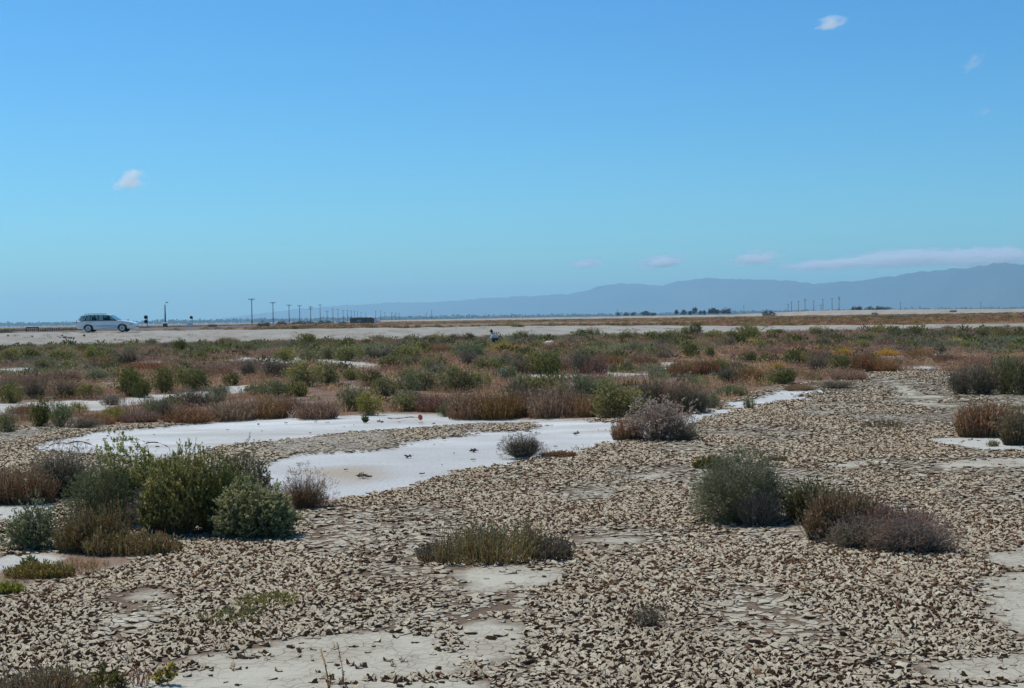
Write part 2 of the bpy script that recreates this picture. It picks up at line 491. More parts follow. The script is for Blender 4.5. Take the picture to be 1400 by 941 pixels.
    for j in range(nq):
        s0 = 1 + j * k; s1 = 1 + (j + 1) * k
        Q.append((base[:, :, None] + np.stack([s0 + a, s1 + a, s1 + bnx, s0 + bnx], -1)[None]).reshape(-1, 4))
        MI.append(np.ones(n * k) if j >= (0 if shard else 1) else np.repeat(flip, k))
    return vv.reshape(-1, 3), np.concatenate(Q), T, np.concatenate(MI + [TM]).astype(int), np.repeat(r.random(n), nvp)


cm, nt, out = new_mat('chip_top')
geo = N(nt, 'ShaderNodeNewGeometry')
n1 = noise(nt, geo.outputs['Position'], 18, 4); n2 = noise(nt, geo.outputs['Position'], .8, 3)
c = mixc(nt, attr(nt, 'tone'), (.345, .305, .225), (.525, .485, .375))
c = mixc(nt, maprange(nt, n1, .4, .75, 0, .55), c, (.25, .195, .13))
c = mixc(nt, maprange(nt, n2, .48, .68, 0, .4), c, (.30, .245, .17))
b = N(nt, 'ShaderNodeBsdfPrincipled'); b.inputs['Roughness'].default_value = .95; b.inputs['Specular IOR Level'].default_value = .08
L(nt, c, b.inputs['Base Color'])
bp = N(nt, 'ShaderNodeBump'); bp.inputs['Strength'].default_value = .5; bp.inputs['Distance'].default_value = .01; L(nt, n1, bp.inputs['Height']); L(nt, bp.outputs[0], b.inputs['Normal'])
L(nt, b.outputs[0], out.inputs[0])
M_CHIP = cm
M_CHIPB = plain('chip_underside', (.150, .086, .048), .95, vary=.35, scale=14, spec=.05)
PARTS_ = [chips(.034, 5.0, 8.0, True, 11), chips(.037, 7.97, 14.0, False, 12), chips(.046, 13.97, 23.0, False, 13), chips(.066, 22.9, 46.0, False, 14),
          chips(.066, 5.0, 11.0, True, 18, False, True), chips(.070, 10.95, 23.0, False, 19, False, True), chips(.10, 22.9, 46.0, False, 20, False, True),
          chips(.030, 5.0, 11.0, False, 15, True), chips(.038, 10.9, 22.0, False, 16, True), chips(.065, 21.9, 46.0, False, 17, True)]
of_ = np.cumsum([0] + [len(p_[0]) for p_ in PARTS_])
V_ = np.concatenate([p_[0] for p_ in PARTS_]); Q_ = np.concatenate([p_[1] + o_ for p_, o_ in zip(PARTS_, of_)]); T_ = np.concatenate([p_[2] + o_ for p_, o_ in zip(PARTS_, of_)])
MI_ = np.concatenate([p_[3][:len(p_[1])] for p_ in PARTS_] + [p_[3][len(p_[1]):] for p_ in PARTS_]); TO_ = np.concatenate([p_[4] for p_ in PARTS_])
print('chips verts', len(V_))
props(link('mud_chips', npmesh('mud_chips', V_, Q_, T_, [M_CHIP, M_CHIPB], attrs={'tone': TO_}, midx=MI_)),
      'curled brown mud chips strewn over the dried flat', 'mud chips', None, 'stuff')
del V_, Q_, T_, MI_, TO_


# ------------------------------------------------------------------ plant builder
def unit(v): return v / np.maximum(np.linalg.norm(v, axis=-1, keepdims=True), 1e-9)


class PB:
    def __init__(s): s.V = []; s.Q = []; s.C = []; s.n = 0

    def _add(s, v, q, c):
        s.V.append(v); s.Q.append(q + s.n); s.C.append(c); s.n += len(v)

    def leaves(s, r, p, d, ln, wd, c):
        n = len(p)
        sd = unit(np.cross(d, r.normal(size=(n, 3))))
        mid = p + d * (ln * .5)[:, None]
        v = np.stack([p, mid + sd * (wd / 2)[:, None], p + d * ln[:, None], mid - sd * (wd / 2)[:, None]], 1).reshape(-1, 3)
        s._add(v, np.arange(n * 4).reshape(n, 4), np.repeat(c, 4, 0))

    def stalks(s, r, p0, p1, w0, w1, c, bend=.08):
        n = len(p0)
        d = p1 - p0; ln = np.linalg.norm(d, axis=1, keepdims=True)
        pm = (p0 + p1) / 2 + r.normal(size=(n, 3)) * ln * bend
        sd = unit(np.cross(d, r.normal(size=(n, 3))))
        w0 = np.broadcast_to(w0, (n,))[:, None] / 2; w1 = np.broadcast_to(w1, (n,))[:, None] / 2; wm = (w0 + w1) / 2
        v = np.stack([p0 - sd * w0, p0 + sd * w0, pm + sd * wm, pm - sd * wm, p1 + sd * w1, p1 - sd * w1], 1).reshape(-1, 3)
        b = np.arange(n)[:, None] * 6
        q = np.concatenate([b + [0, 1, 2, 3], b + [3, 2, 4, 5]], 0)
        s._add(v, q, np.repeat(c, 6, 0))

    def arrays(s): return np.concatenate(s.V), np.concatenate(s.Q), np.concatenate(s.C)

    def mesh(s, name, mat):
        v, q, c = s.arrays(); return npmesh(name, v, q, None, [mat], col=c)


def dome(r, n, low=-.25):
    z = low + (1 - low) * r.random(n); a = r.random(n) * 2 * math.pi; k = np.sqrt(np.clip(1 - z * z, 0, 1))
    return np.stack([k * np.cos(a), k * np.sin(a), z], 1)


def pick(r, pal, n):
    """colours between the first and last of a palette, with the odd stray"""
    pal = np.array(pal); i = r.integers(0, len(pal), n); j = r.integers(0, len(pal), n); t = r.random((n, 1))
    return (pal[i] * (1 - t) + pal[j] * t) * (.75 + .5 * r.random((n, 1)))


def lump(r, n=22, a=.42, k=14):
    D = dome(r, n); am = (r.random(n) - .4) * a * 2
    return lambda d: 1 + (np.exp(k * (d @ D.T - 1)) * am).sum(1)


def bush_parts(r, lobes, nspr, k, sl, ll, lw, pal, tip, twigpal, ntw, up=.45, shell=.55, tw=.006, spiky=.5, droop=0., low=-.92):
    """foliage and branch builders of one shrub of about unit size"""
    fo = PB(); br = PB()
    wts = np.array([l[6] for l in lobes], float); wts /= wts.sum()
    for li, lo in enumerate(lobes):
        n = int(nspr * wts[li]); c = np.array(lo[:3]); R = np.array(lo[3:6])
        f = lump(r)
        d = dome(r, n, low)
        rr = f(d) * (1 - shell * r.random(n) ** 1.6)
        p = c + d * R * rr[:, None]
        ok = p[:, 2] > .015; p = p[ok]; d = d[ok]; n = len(p)
        sd = unit(d * (1 - up) + np.array([0, 0, up]) + r.normal(size=(n, 3)) * .28)
        L_ = sl * (.55 + .9 * r.random(n))
        cc = pick(r, pal, n)
        br_c = pick(r, twigpal, n)
        br.stalks(r, p - sd * (L_ * .6)[:, None], p + sd * L_[:, None], tw * .6, tw * .3, br_c, .05)
        t = (np.arange(k) + r.random((n, k))) / k
        q = p[:, None] + sd[:, None] * (L_[:, None] * t)[..., None]
        ld = unit(sd[:, None] * spiky + r.normal(size=(n, k, 3)) * (1 - spiky) + np.array([0, 0, .1 - droop]))
        col = cc[:, None] * (1 - t[..., None] ** 2 * .6) + np.array(tip) * (t[..., None] ** 2 * .6)
        col = col * (.8 + .4 * r.random((n, k, 1)))
        ln = ll * (.6 + .8 * r.random(n * k))
        fo.leaves(r, q.reshape(-1, 3), ld.reshape(-1, 3), ln, ln * lw * (.7 + .6 * r.random(n * k)), col.reshape(-1, 3))
        m = max(3, int(ntw * wts[li]))
        d2 = dome(r, m, -.05); e = c + d2 * R * (.55 + .4 * r.random((m, 1)))
        e[:, 2] = np.maximum(e[:, 2], .03)
        b0 = np.stack([c[0] * .3 + (r.random(m) - .5) * R[0] * .6, c[1] * .3 + (r.random(m) - .5) * R[1] * .6, np.zeros(m)], 1)
        br.stalks(r, b0, e, tw * 1.6, tw * .7, pick(r, twigpal, m), .10)
        # side shoots
        s0 = b0 + (e - b0) * (.4 + .5 * r.random((m, 1))); s1 = s0 + unit(d2 + r.normal(size=(m, 3)) * .7) * R.mean() * .35
        br.stalks(r, s0, s1, tw, tw * .5, pick(r, twigpal, m), .12)
    return fo, br


def weed_pb(r, n, R, H, pal, headpal, lean=.3, w=.008, heads=3, hl=.03, dome_p=.5, pb=None, c0=(0, 0), ry=None):
    pb = pb or PB()
    a = r.random(n) * 2 * math.pi; q = np.sqrt(r.random(n))
    ry = ry or R
    p0 = np.stack([c0[0] + np.cos(a) * q * R, c0[1] + np.sin(a) * q * ry, np.zeros(n)], 1)
    h = H * (1 - dome_p * q ** 2) * (.34 + .78 * r.random(n) ** 1.2)
    out_ = np.stack([np.cos(a) * q, np.sin(a) * q, 0 * a], 1)
    p1 = p0 + out_ * (h * lean)[:, None] + np.stack([r.normal(size=n) * .16 * h, r.normal(size=n) * .16 * h, h], 1)
    pb.stalks(r, p0, p1, w, w * .45, pick(r, pal, n), .07)
    if heads:
        t = .35 + .65 * r.random((n, heads)); x = p0[:, None] + (p1 - p0)[:, None] * t[..., None]
        d = unit(unit(p1 - p0)[:, None] + r.normal(size=(n, heads, 3)) * .55)
        m = n * heads; ln = hl * (.5 + r.random(m))
        pb.leaves(r, x.reshape(-1, 3), d.reshape(-1, 3), ln, ln * .38, pick(r, headpal, m))
    return pb


# palettes (linear, real reflectance)
OLIVE = [(0.140, 0.138, 0.032), (0.174, 0.162, 0.045), (0.101, 0.106, 0.026), (0.202, 0.181, 0.056)]
OLIVE_TIP = (0.40, 0.37, 0.16)
DEEP = [(0.084, 0.095, 0.022), (0.112, 0.119, 0.029), (0.067, 0.073, 0.019)]
DEEP_TIP = (0.235, 0.227, 0.065)
SAGE = [(0.118, 0.146, 0.059), (0.146, 0.167, 0.072), (0.090, 0.113, 0.048)]
SAGE_TIP = (0.258, 0.275, 0.126)
YEL = [(0.213, 0.194, 0.036), (0.263, 0.232, 0.050), (0.157, 0.151, 0.030)]
YEL_TIP = (0.392, 0.346, 0.086)
TWIG = [(0.202, 0.151, 0.079), (0.280, 0.221, 0.119), (0.123, 0.086, 0.043)]
GREY = [(.155, .125, .076), (.205, .170, .108), (.105, .082, .050)]
GREY_TIP = (.28, .235, .155)
RED = [(.215, .102, .045), (.275, .148, .070), (.155, .078, .037), (.32, .21, .115)]
REDH = [(.26, .14, .072), (.36, .25, .15), (.20, .10, .050)]
GOLD = [(0.470, 0.302, 0.072), (0.403, 0.259, 0.065), (0.515, 0.367, 0.108)]
PINK = [(.34, .225, .165), (.45, .335, .265), (.24, .155, .115)]

# ------------------------------------------------------------------ shrub kinds for the scrub belts: unit prototypes (width 1, height ~.7)
PROTO = {}


def proto(key, i, fn):
    PROTO.setdefault(key, []).append(fn(np.random.default_rng(100 + hash_(key) + i)))


def hash_(s): return sum(ord(ch) * (k + 1) for k, ch in enumerate(s)) % 997


def rl(r, n=4):
    """a handful of overlapping lobes filling about one unit of width"""
    out_ = [(0, 0, .30, .34, .34, .36, 1.2)]
    for i in range(n):
        a = r.random() * 6.28; q = .18 + .13 * r.random(); s = .19 + .10 * r.random()
        out_.append((math.cos(a) * q, math.sin(a) * q, .14 + .2 * r.random(), s, s, s * (.9 + .4 * r.random()), .6))
    return out_


def mid_bush(pal, tip, tw, **kw):
    def f(r):
        d = dict(nspr=520, k=7, sl=.085, ll=.05, lw=.42, ntw=50, shell=.5, tw=.010); d.update(kw)
        fo, br = bush_parts(r, rl(r), pal=pal, tip=tip, twigpal=tw, **d)
        v1, q1, c1 = fo.arrays(); v2, q2, c2 = br.arrays()
        return (npmesh('foliage', v1, q1, None, [M_LEAF], col=c1), npmesh('branches', v2, q2, None, [M_TWIG], col=c2))
    return f


for i in range(4): proto('olive', i, mid_bush(OLIVE, OLIVE_TIP, TWIG))
for i in range(3): proto('deep', i, mid_bush(DEEP, DEEP_TIP, TWIG))
for i in range(3): proto('sage', i, mid_bush(SAGE, SAGE_TIP, TWIG, spiky=.4, ll=.042, up=.3))
for i in range(2): proto('yellow', i, mid_bush(YEL, YEL_TIP, TWIG))
for i in range(3): proto('grey', i, mid_bush(GREY, GREY_TIP, GREY, nspr=620, k=5, lw=.22, ll=.05, ntw=240, spiky=.55))


def mid_weed(pal, hp, **kw):
    def f(r):
        d = dict(n=620, R=.46, H=.62, lean=.25, w=.011, heads=4, hl=.045); d.update(kw)
        pb = weed_pb(r, pal=pal, headpal=hp, **d)
        for j in range(3):
            a = r.random() * 6.28
            weed_pb(r, 130, .2, .72 - .1 * j, pal, hp, .3, .011, 4, .045, .4, pb, (math.cos(a) * .25, math.sin(a) * .25))
        v, q, c = pb.arrays()
        return (npmesh('weed', v, q, None, [M_WEED], col=c), None)
    return f


for i in range(3): proto('red', i, mid_weed(RED, REDH))
for i in range(2): proto('gold', i, mid_weed(GOLD, GOLD, n=500, H=.5))
proto('pink', 0, mid_weed(PINK, PINK))

KINDS = {  # object name, colour words, plant words, category, group
    'olive': ('saltbush_shrub', 'olive green', 'leafy saltbush', 'shrub', 'leafy shrubs of the scrub belt'),
    'deep': ('saltbush_shrub', 'dark green', 'dense saltbush', 'shrub', 'leafy shrubs of the scrub belt'),
    'sage': ('sagebrush_shrub', 'blue-green', 'soft sagebrush', 'shrub', 'leafy shrubs of the scrub belt'),
    'yellow': ('saltbush_shrub', 'yellow-green', 'leafy saltbush', 'shrub', 'leafy shrubs of the scrub belt'),
    'grey': ('twiggy_shrub', 'dark grey', 'twiggy dead shrub', 'shrub', 'grey twiggy shrubs of the scrub belt'),
    'red': ('dry_weed_mound', 'reddish brown', 'dry weed mound', 'weeds', 'reddish weed mounds of the scrub belt'),
    'gold': ('dry_grass_tuft', 'golden', 'dry grass tuft', 'grass tuft', 'golden grass tufts of the scrub belt'),
}
# px centre, py base, px width, px height, kind
SH = """32 473 20 9 grey|60 474 27 11 grey|69 483 19 11 olive|84 491 34 14 olive|110 482 16 11 deep|121 492 20 18 olive|204 472 19 8 deep|243 482 21 17 deep|
258 481 15 9 olive|289 486 25 13 olive|284 467 14 8 grey|322 481 20 11 olive|340 482 22 13 olive|171 501 40 22 grey|180 484 27 12 olive|135 501 32 12 red|
61 506 29 15 olive|12 496 28 20 olive|38 491 27 14 olive|273 493 21 12 olive|150 486 18 10 olive|225 478 16 9 grey|
168 542 46 34 deep|190 543 30 26 deep|217 537 37 32 deep|240 528 30 24 olive|261 533 38 28 deep|313 527 26 18 deep|124 523 34 18 sage|44 546 40 27 grey|80 546 42 25 grey|
14 553 30 27 olive|121 546 34 20 yellow|340 517 26 22 grey|20 528 46 17 red|75 524 50 16 red|195 508 50 14 red|290 515 46 17 red|330 505 40 14 red|
50 584 30 38 deep|76 585 32 34 sage|10 592 30 27 olive|107 567 22 17 yellow|105 586 44 14 grey|205 570 34 26 sage|225 572 24 28 grey|261 556 56 24 grey|290 553 32 22 sage|
185 577 46 18 red|250 577 60 20 red|310 573 62 26 red|150 575 36 18 yellow|130 580 40 16 red|
415 473 32 15 deep|512 466 27 8 olive|390 495 30 17 olive|425 496 30 19 olive|450 491 27 18 olive|477 494 37 20 olive|505 493 28 16 grey|530 492 30 17 grey|559 490 36 19 olive|
577 481 22 13 deep|640 488 46 21 sage|637 501 27 22 grey|639 468 18 12 deep|600 468 26 11 olive|620 467 22 10 grey|541 506 44 20 olive|581 509 23 18 olive|
616 516 27 16 sage|655 508 30 19 olive|672 508 26 18 olive|368 518 38 25 grey|417 528 46 34 yellow|440 526 36 30 olive|370 542 44 22 sage|405 541 28 19 yellow|480 520 26 16 olive|
506 528 30 22 deep|525 540 34 27 olive|555 538 36 28 sage|585 533 48 26 olive|625 536 48 26 deep|655 530 34 22 olive|470 562 34 32 olive|487 560 26 26 grey|505 566 34 30 yellow|
609 567 20 20 sage|640 572 52 36 red|680 572 56 40 red|592 562 44 26 red|360 570 44 30 red|395 568 36 28 red|430 572 56 25 red|545 562 34 26 olive|565 560 30 26 red|
690 459 30 17 olive|706 460 24 16 deep|668 458 24 12 grey|710 466 26 12 olive|793 463 16 12 deep|810 460 22 10 olive|829 458 14 8 olive|860 466 27 13 olive|890 466 26 12 olive|915 467 34 14 olive|
940 460 16 13 olive|951 460 18 18 deep|1021 463 36 19 olive|1005 465 22 13 olive|980 463 26 10 olive|869 482 20 11 grey|944 488 22 17 deep|971 489 15 13 deep|1024 496 25 16 deep|1001 475 14 13 grey|
730 513 38 32 olive|752 513 32 28 deep|714 513 34 24 grey|790 512 34 32 grey|772 510 28 22 red|812 512 34 26 red|835 502 32 18 red|838 510 14 12 sage|857 507 18 13 sage|
935 516 36 22 red|965 514 36 22 red|986 510 32 18 olive|1000 524 30 22 grey|1025 522 40 20 red|995 542 36 15 sage|1012 541 24 12 olive|973 558 24 20 sage|1026 559 15 15 olive|
835 574 62 46 olive|862 573 40 34 yellow|885 566 48 48 grey|915 565 50 44 red|940 566 52 40 grey|955 565 30 32 grey|720 569 46 40 red|755 572 60 44 red|795 572 40 34 red|745 552 60 38 olive|790 550 56 38 sage|705 552 44 34 grey|825 546 40 30 olive|
1070 527 44 22 deep|1095 534 34 9 red|1142 533 54 11 grey|1085 500 28 20 deep|1104 500 26 16 olive|1125 510 32 24 grey|1150 509 34 22 deep|1180 508 38 28 red|1210 508 34 20 red|1165 522 42 14 red|1227 498 17 10 grey|
1287 482 17 10 deep|1200 459 24 13 olive|1222 460 26 14 deep|1248 462 34 14 deep|1123 459 28 12 olive|1350 463 26 15 olive|1374 464 28 15 olive|1296 453 20 7 olive|1062 458 24 7 deep|1395 456 16 9 olive|
1322 542 44 36 grey|1350 543 46 42 grey|1378 542 40 44 deep|1402 544 46 46 deep|1340 500 40 14 red|1300 494 34 12 red|1260 488 34 12 red|1385 502 36 14 grey|1225 474 40 12 red|1330 478 24 11 olive|1385 482 24 12 olive|
1180 476 26 11 olive|1095 478 30 12 red|1130 474 24 11 grey|1060 486 34 13 red|1120 490 38 13 red|910 482 30 12 red|820 478 26 12 olive|845 490 26 12 grey|760 482 30 12 red|800 490 34 16 olive|735 478 22 11 olive|
745 494 30 14 sage|880 500 34 15 red|905 492 22 12 grey|1040 478 26 11 olive|960 475 28 10 gold|1030 470 26 7 gold|690 480 36 11 gold|1060 506 28 10 gold|1385 492 40 9 gold|1215 486 30 9 gold|1310 472 30 9 gold|1150 486 30 9 gold|
560 470 24 10 olive|585 466 18 8 grey|540 474 24 9 red|480 474 26 9 red|450 473 24 9 red|380 474 30 9 red|350 472 24 8 olive|310 470 26 9 red|600 482 30 13 red|565 500 30 13 grey|690 500 30 16 grey|690 520 36 20 sage|715 535 40 22 olive|
600 515 30 16 grey|560 522 34 18 olive|460 508 26 13 red|395 510 28 15 red|350 538 30 15 olive|300 538 34 15 grey|150 555 30 14 grey|30 566 40 14 red|5 540 26 18 grey"""
shrubs = []
for tok in SH.replace('\n', '').split('|'):
    a = tok.split()
    shrubs.append((float(a[0]), float(a[1]), float(a[2]), float(a[3]), a[4]))


def belt(y):
    if y < 476: return 'beside the road'
    if y < 503: return 'in far scrub'
    if y < 530: return 'in middle scrub'
    if y < 551: return 'in near scrub'
    return 'at scrub edge'


SECT = [(-99, 100, 'below dark railing'), (100, 200, 'below white wagon'), (200, 335, 'below railway signals'), (335, 445, 'below tallest poles'),
        (445, 530, 'below brown shed'), (530, 645, 'below lamp pole'), (645, 730, 'below crouching person'), (730, 900, 'below white sheet'),
        (900, 1030, 'below distant trees'), (1030, 1165, 'below levee poles'), (1165, 1290, 'below faint treetops'), (1290, 1500, 'below tallest mountain')]


def sect(x):
    for a, b_, t in SECT:
        if a <= x < b_: return t


cells = {}
for s in shrubs: cells.setdefault((belt(s[1]), sect(s[0]), s[4]), []).append(s)
ORD = ['first', 'second', 'third', 'fourth', 'fifth', 'sixth', 'seventh', 'eighth']
rs = random.Random(5)
for (bt, sc, kd), L_ in cells.items():
    L_.sort()
    nm, colr, what, cat, grp = KINDS[kd]
    for i, (px, py, pw, ph, _) in enumerate(L_):
        x, y = G(px, py)
        d = y
        W = pw * d / F; H = ph * d / F
        lab = f'{colr} {what} {bt} {sc}'
        if len(L_) == 2: lab = ('left ' if i == 0 else 'right ') + lab
        elif len(L_) > 2: lab = f'{ORD[i]} {colr} {what} from left {bt} {sc}'
        fo, br = rs.choice(PROTO[kd])
        depth = W * rs.uniform(.8, 1.1)
        hk = {'red': .66, 'gold': .55}.get(kd, .68)
        sc3 = (W * 1.14, depth * 1.1, H / hk * 1.10)
        loc = (x, y + depth * .42, float(hz(x, y)) - .01)
        if br is None:
            o = link(nm, fo, None, loc, rs.uniform(-.4, .4), sc3); props(o, lab, cat, grp)
        else:
            o = empty(nm, loc, lab, cat, grp, rs.uniform(-.5, .5), sc3)
            link('foliage', fo, o); link('branches', br, o)


# ------------------------------------------------------------------ ground-cover weeds between the shrubs
def stamp(name, pts, sizes, variants, mat, tintf, label, cat, seed=3, hs=None):
    r = np.random.default_rng(seed)
    VV = []; QQ = []; CC = []; n0 = 0
    which = r.integers(0, len(variants), len(pts))
    for vi, (v, q, c) in enumerate(variants):
        s = which == vi; p = pts[s]; z = sizes[s]; n = len(p)
        if not n: continue
        a = r.random(n) * 6.283; ca, sa = np.cos(a)[:, None], np.sin(a)[:, None]
        hh = (z if hs is None else hs[s])[:, None] * (.75 + .5 * r.random((n, 1)))
        X = (v[None, :, 0] * ca - v[None, :, 1] * sa) * z[:, None] + p[:, 0:1]
        Y = (v[None, :, 0] * sa + v[None, :, 1] * ca) * z[:, None] + p[:, 1:2]
        Z = v[None, :, 2] * hh + p[:, 2:3]
        VV.append(np.stack([X, Y, Z], -1).reshape(-1, 3))
        QQ.append((q[None] + (np.arange(n) * len(v))[:, None, None]).reshape(-1, 4) + n0); n0 += n * len(v)
        CC.append((c[None] * tintf(p, r)[:, None, :]).reshape(-1, 3))
    o = link(name, npmesh(name, np.concatenate(VV), np.concatenate(QQ), None, [mat], col=np.concatenate(CC)))
    return props(o, label, cat, None, 'stuff')


def scatter(r, y0, y1, dens, k=.43):
    """points on the ground, density per square metre as a function of distance"""
    out_ = []
    y = y0
    while y < y1:
        st = max(1.5, y * .05); e = min(y + st, y1)
        n = r.poisson(dens((y + e) / 2) * (e - y) * 2 * k * (y + e) / 2)
        yy = y + (e - y) * r.random(n); xx = (r.random(n) * 2 - 1) * k * yy
        out_.append(np.stack([xx, yy], 1)); y = e
    return np.concatenate(out_)


r0 = np.random.default_rng(77)
WV = []
for i in range(6):
    pal = [RED, RED, RED + GREY, RED + OLIVE, GREY + RED, RED + GOLD][i]; hp = [REDH, REDH + PINK, REDH, OLIVE + REDH, GREY + PINK, GOLD + REDH][i]
    WV.append(weed_pb(np.random.default_rng(200 + i), 46, .5, .5, pal, hp, .3, .016, 2, .06, .45).arrays())
p = scatter(r0, 22, 122, lambda d: 3.4 * min(1, (34 / d) ** .9))
m = masks(p[:, 0], p[:, 1])
gap = fbm(p[:, 0] * .28, p[:, 1] * .14, 61, 3)
ok = m['scrub'] & (gap > .30 + .1 * r0.random(len(p)) - .12 * (p[:, 1] > 40))
p = p[ok]


def road_line(x):                       # where the embankment's foot begins
    return 116 + .37 * x * 1.0


p = p[p[:, 1] < np.maximum(road_line(p[:, 0]) + 4, 100)]
p3 = np.column_stack([p, hz(p[:, 0], p[:, 1])])
sz = (.34 + .36 * r0.random(len(p))) * np.clip(p[:, 1] / 34, .9, 2.0)
hsz = (.22 + .36 * r0.random(len(p))) * np.clip(p[:, 1] / 60, .9, 1.25) * (.6 + .8 * fbm(p[:, 0] * .3, p[:, 1] * .2, 63, 2))


def tint_weed(p, r):
    g = fbm(p[:, 0] * .11, p[:, 1] * .05, 71, 3)[:, None]; h = fbm(p[:, 0] * .13, p[:, 1] * .06, 73, 3)[:, None]
    t = np.ones((len(p), 3)) * (.8 + .4 * r.random((len(p), 1)))
    t = np.where(h > .60, t * np.array([.62, 1.0, .9]), t * np.array([1.08, .98, .9]))
    t = np.where(g > .60, t * np.array([1.25, 1.25, 1.0]), t)
    return t


stamp('dry_weeds', p3, sz, WV, M_WEED, tint_weed, 'reddish brown dry weeds carpeting the ground between the shrubs', 'dry weeds', hs=hsz)
print('weeds', len(p))

p = scatter(r0, 5.5, 24, lambda d: 26.)
p = p[masks(p[:, 0], p[:, 1])['red'] & (fbm(p[:, 0] * 1.5, p[:, 1] * 1.5, 64, 3) > .42)]
stamp('low_red_weeds', np.column_stack([p, hz(p[:, 0], p[:, 1])]), .14 + .14 * r0.random(len(p)), WV, M_WEED, tint_weed, 'low reddish weeds matting the ground around the near shrubs', 'dry weeds', 4, hs=.05 + .12 * r0.random(len(p)))
LV = []
for i in range(4):
    r = np.random.default_rng(300 + i); pb = PB()
    n = 110; d = dome(r, n, 0.); pt = d * np.array([.5, .5, .5]) * (.5 + .5 * r.random((n, 1)))
    pb.leaves(r, pt, unit(d + r.normal(size=(n, 3)) * .5 + [0, 0, .5]), .16 * (.6 + .8 * r.random(n)), .07 * (.6 + .8 * r.random(n)), pick(r, [OLIVE, DEEP, GREY, OLIVE + SAGE][i], n))
    LV.append(pb.arrays())
p = scatter(r0, 26, 118, lambda d: .34 * min(1, (40 / d)))
m = masks(p[:, 0], p[:, 1]); ok = m['scrub'] & (p[:, 1] < np.maximum(road_line(p[:, 0]) + 2, 100)); p = p[ok]
p3 = np.column_stack([p, hz(p[:, 0], p[:, 1]) - .02])
sz = (.35 + .6 * r0.random(len(p)) ** 1.5) * np.clip(p[:, 1] / 50, .7, 1.5)
stamp('low_scrub', p3, sz, LV, M_LEAF, lambda p, r: np.ones((len(p), 3)) * (.75 + .5 * r.random((len(p), 1))), 'low grey-green scrub filling the gaps between the shrubs', 'scrub', hs=sz * .75)
print('scrub', len(p))
# scrub beyond the dirt road, out to the levee
p = scatter(r0, 150, 1450, lambda d: .16 * min(1, (220 / d) ** 1.35), .46)
xr = p[:, 0] / p[:, 1]
lo_ = (xr < -.12)
ok = (p[:, 1] > 150 + .37 * p[:, 0]) & (p[:, 1] < np.where(lo_, 900, 1500 - 1.22 * (p[:, 0] + 138) - 25)) & (fbm(p[:, 0] * .012, p[:, 1] * .006, 81, 3) > .34)
ok &= ~((xr < -.17) & (p[:, 1] < 480) & (r0.random(len(p)) < .8))
p = p[ok]
sz = (.9 + 1.5 * r0.random(len(p))) * np.clip(p[:, 1] / 300, .8, 2.2)
p3 = np.column_stack([p, 0 * p[:, 0] - .05])


def tint_far(p, r):
    g = fbm(p[:, 0] * .02, p[:, 1] * .01, 91, 3)[:, None]
    t = np.ones((len(p), 3)) * (.7 + .5 * r.random((len(p), 1)))
    t = np.where(g + .2 * r.random((len(p), 1)) > .58, t * np.array([2.1, 1.35, 1.1]), t * np.array([1.15, 1., 1.]))
    return t


stamp('far_scrub', p3, sz, LV, M_LEAF, tint_far, 'brown and olive scrub flat between the dirt road and the levee', 'scrub', hs=.5 + .95 * r0.random(len(p)) ** 1.5)
print('far scrub', len(p))


# ------------------------------------------------------------------ named near plants
def place(px, py, dy=0.):
    x, y = G(px, py); return (x, y + dy, float(hz(x, y)))


def hero(name, px, py, pw, ph, lobes, label, cat, pal, tip, twig=TWIG, group=None, seed=1, dy=0., **kw):
    x, y = G(px, py); W = pw * y / F; H = ph * y / F
    d = dict(nspr=2200, k=11, sl=.05, ll=.022, lw=.42, ntw=220, shell=.5, tw=.005); d.update(kw)
    r = np.random.default_rng(seed)
    fo, br = bush_parts(r, lobes, pal=pal, tip=tip, twigpal=twig, **d)
    o = empty(name, (x, y + dy, float(hz(x, y)) - .01), label, cat, group, 0, (W, W, H / .75))
    link('foliage', fo.mesh('foliage', M_LEAF), o); link('branches', br.mesh('branches', M_TWIG), o)
    return o


def LB(*l): return [tuple(x) for x in l]


ROUND = LB((0, 0, .36, .42, .36, .38, 1.5), (-.25, -.08, .25, .24, .24, .27, .6), (.24, -.1, .24, .25, .24, .27, .6), (.05, .15, .42, .3, .28, .3, .6))
TALL = LB((0, 0, .40, .34, .32, .40, 1.5), (-.2, .05, .42, .28, .28, .32, .8), (.18, .1, .36, .30, .28, .33, .8), (.0, -.18, .22, .30, .24, .26, .7), (.3, -.05, .2, .2, .2, .24, .4))
WIDE = LB((0, 0, .3, .42, .32, .42, 1.3), (-.25, .0, .22, .27, .26, .30, .7), (.24, .02, .23, .28, .26, .32, .7))

# the big clump on the left, grown together from several plants
hero('sagebrush_shrub', 122, 738, 96, 92, ROUND, 'blue-green feathery bush on left end of the big front clump', 'shrub', SAGE, SAGE_TIP, group='plants of the big front clump', seed=11, dy=.35,
     spiky=.35, up=.35, nspr=2600, ll=.024, lw=.30)
hero('twiggy_shrub', 78, 694, 96, 78, WIDE, 'dark grey twiggy shrub behind the blue-green bush', 'shrub', GREY, GREY_TIP, GREY, 'plants of the big front clump', 12, dy=.2,
     nspr=1500, k=6, lw=.18, ll=.03, ntw=900)
hero('saltbush_shrub', 172, 735, 128, 96, WIDE, 'olive-green bush with upright tips at back of the big front clump', 'shrub', OLIVE, OLIVE_TIP, group='plants of the big front clump', seed=13, dy=.60, nspr=4200, ll=.032)
hero('saltbush_shrub', 232, 748, 104, 100, WIDE, 'dark green spiky bush in middle of the big front clump', 'shrub', DEEP + OLIVE, OLIVE_TIP, group='plants of the big front clump', seed=14, dy=.32,
     nspr=2300, spiky=.6, ll=.034, lw=.42, sl=.085, up=.6, low=-.40, ntw=500, tw=.007)
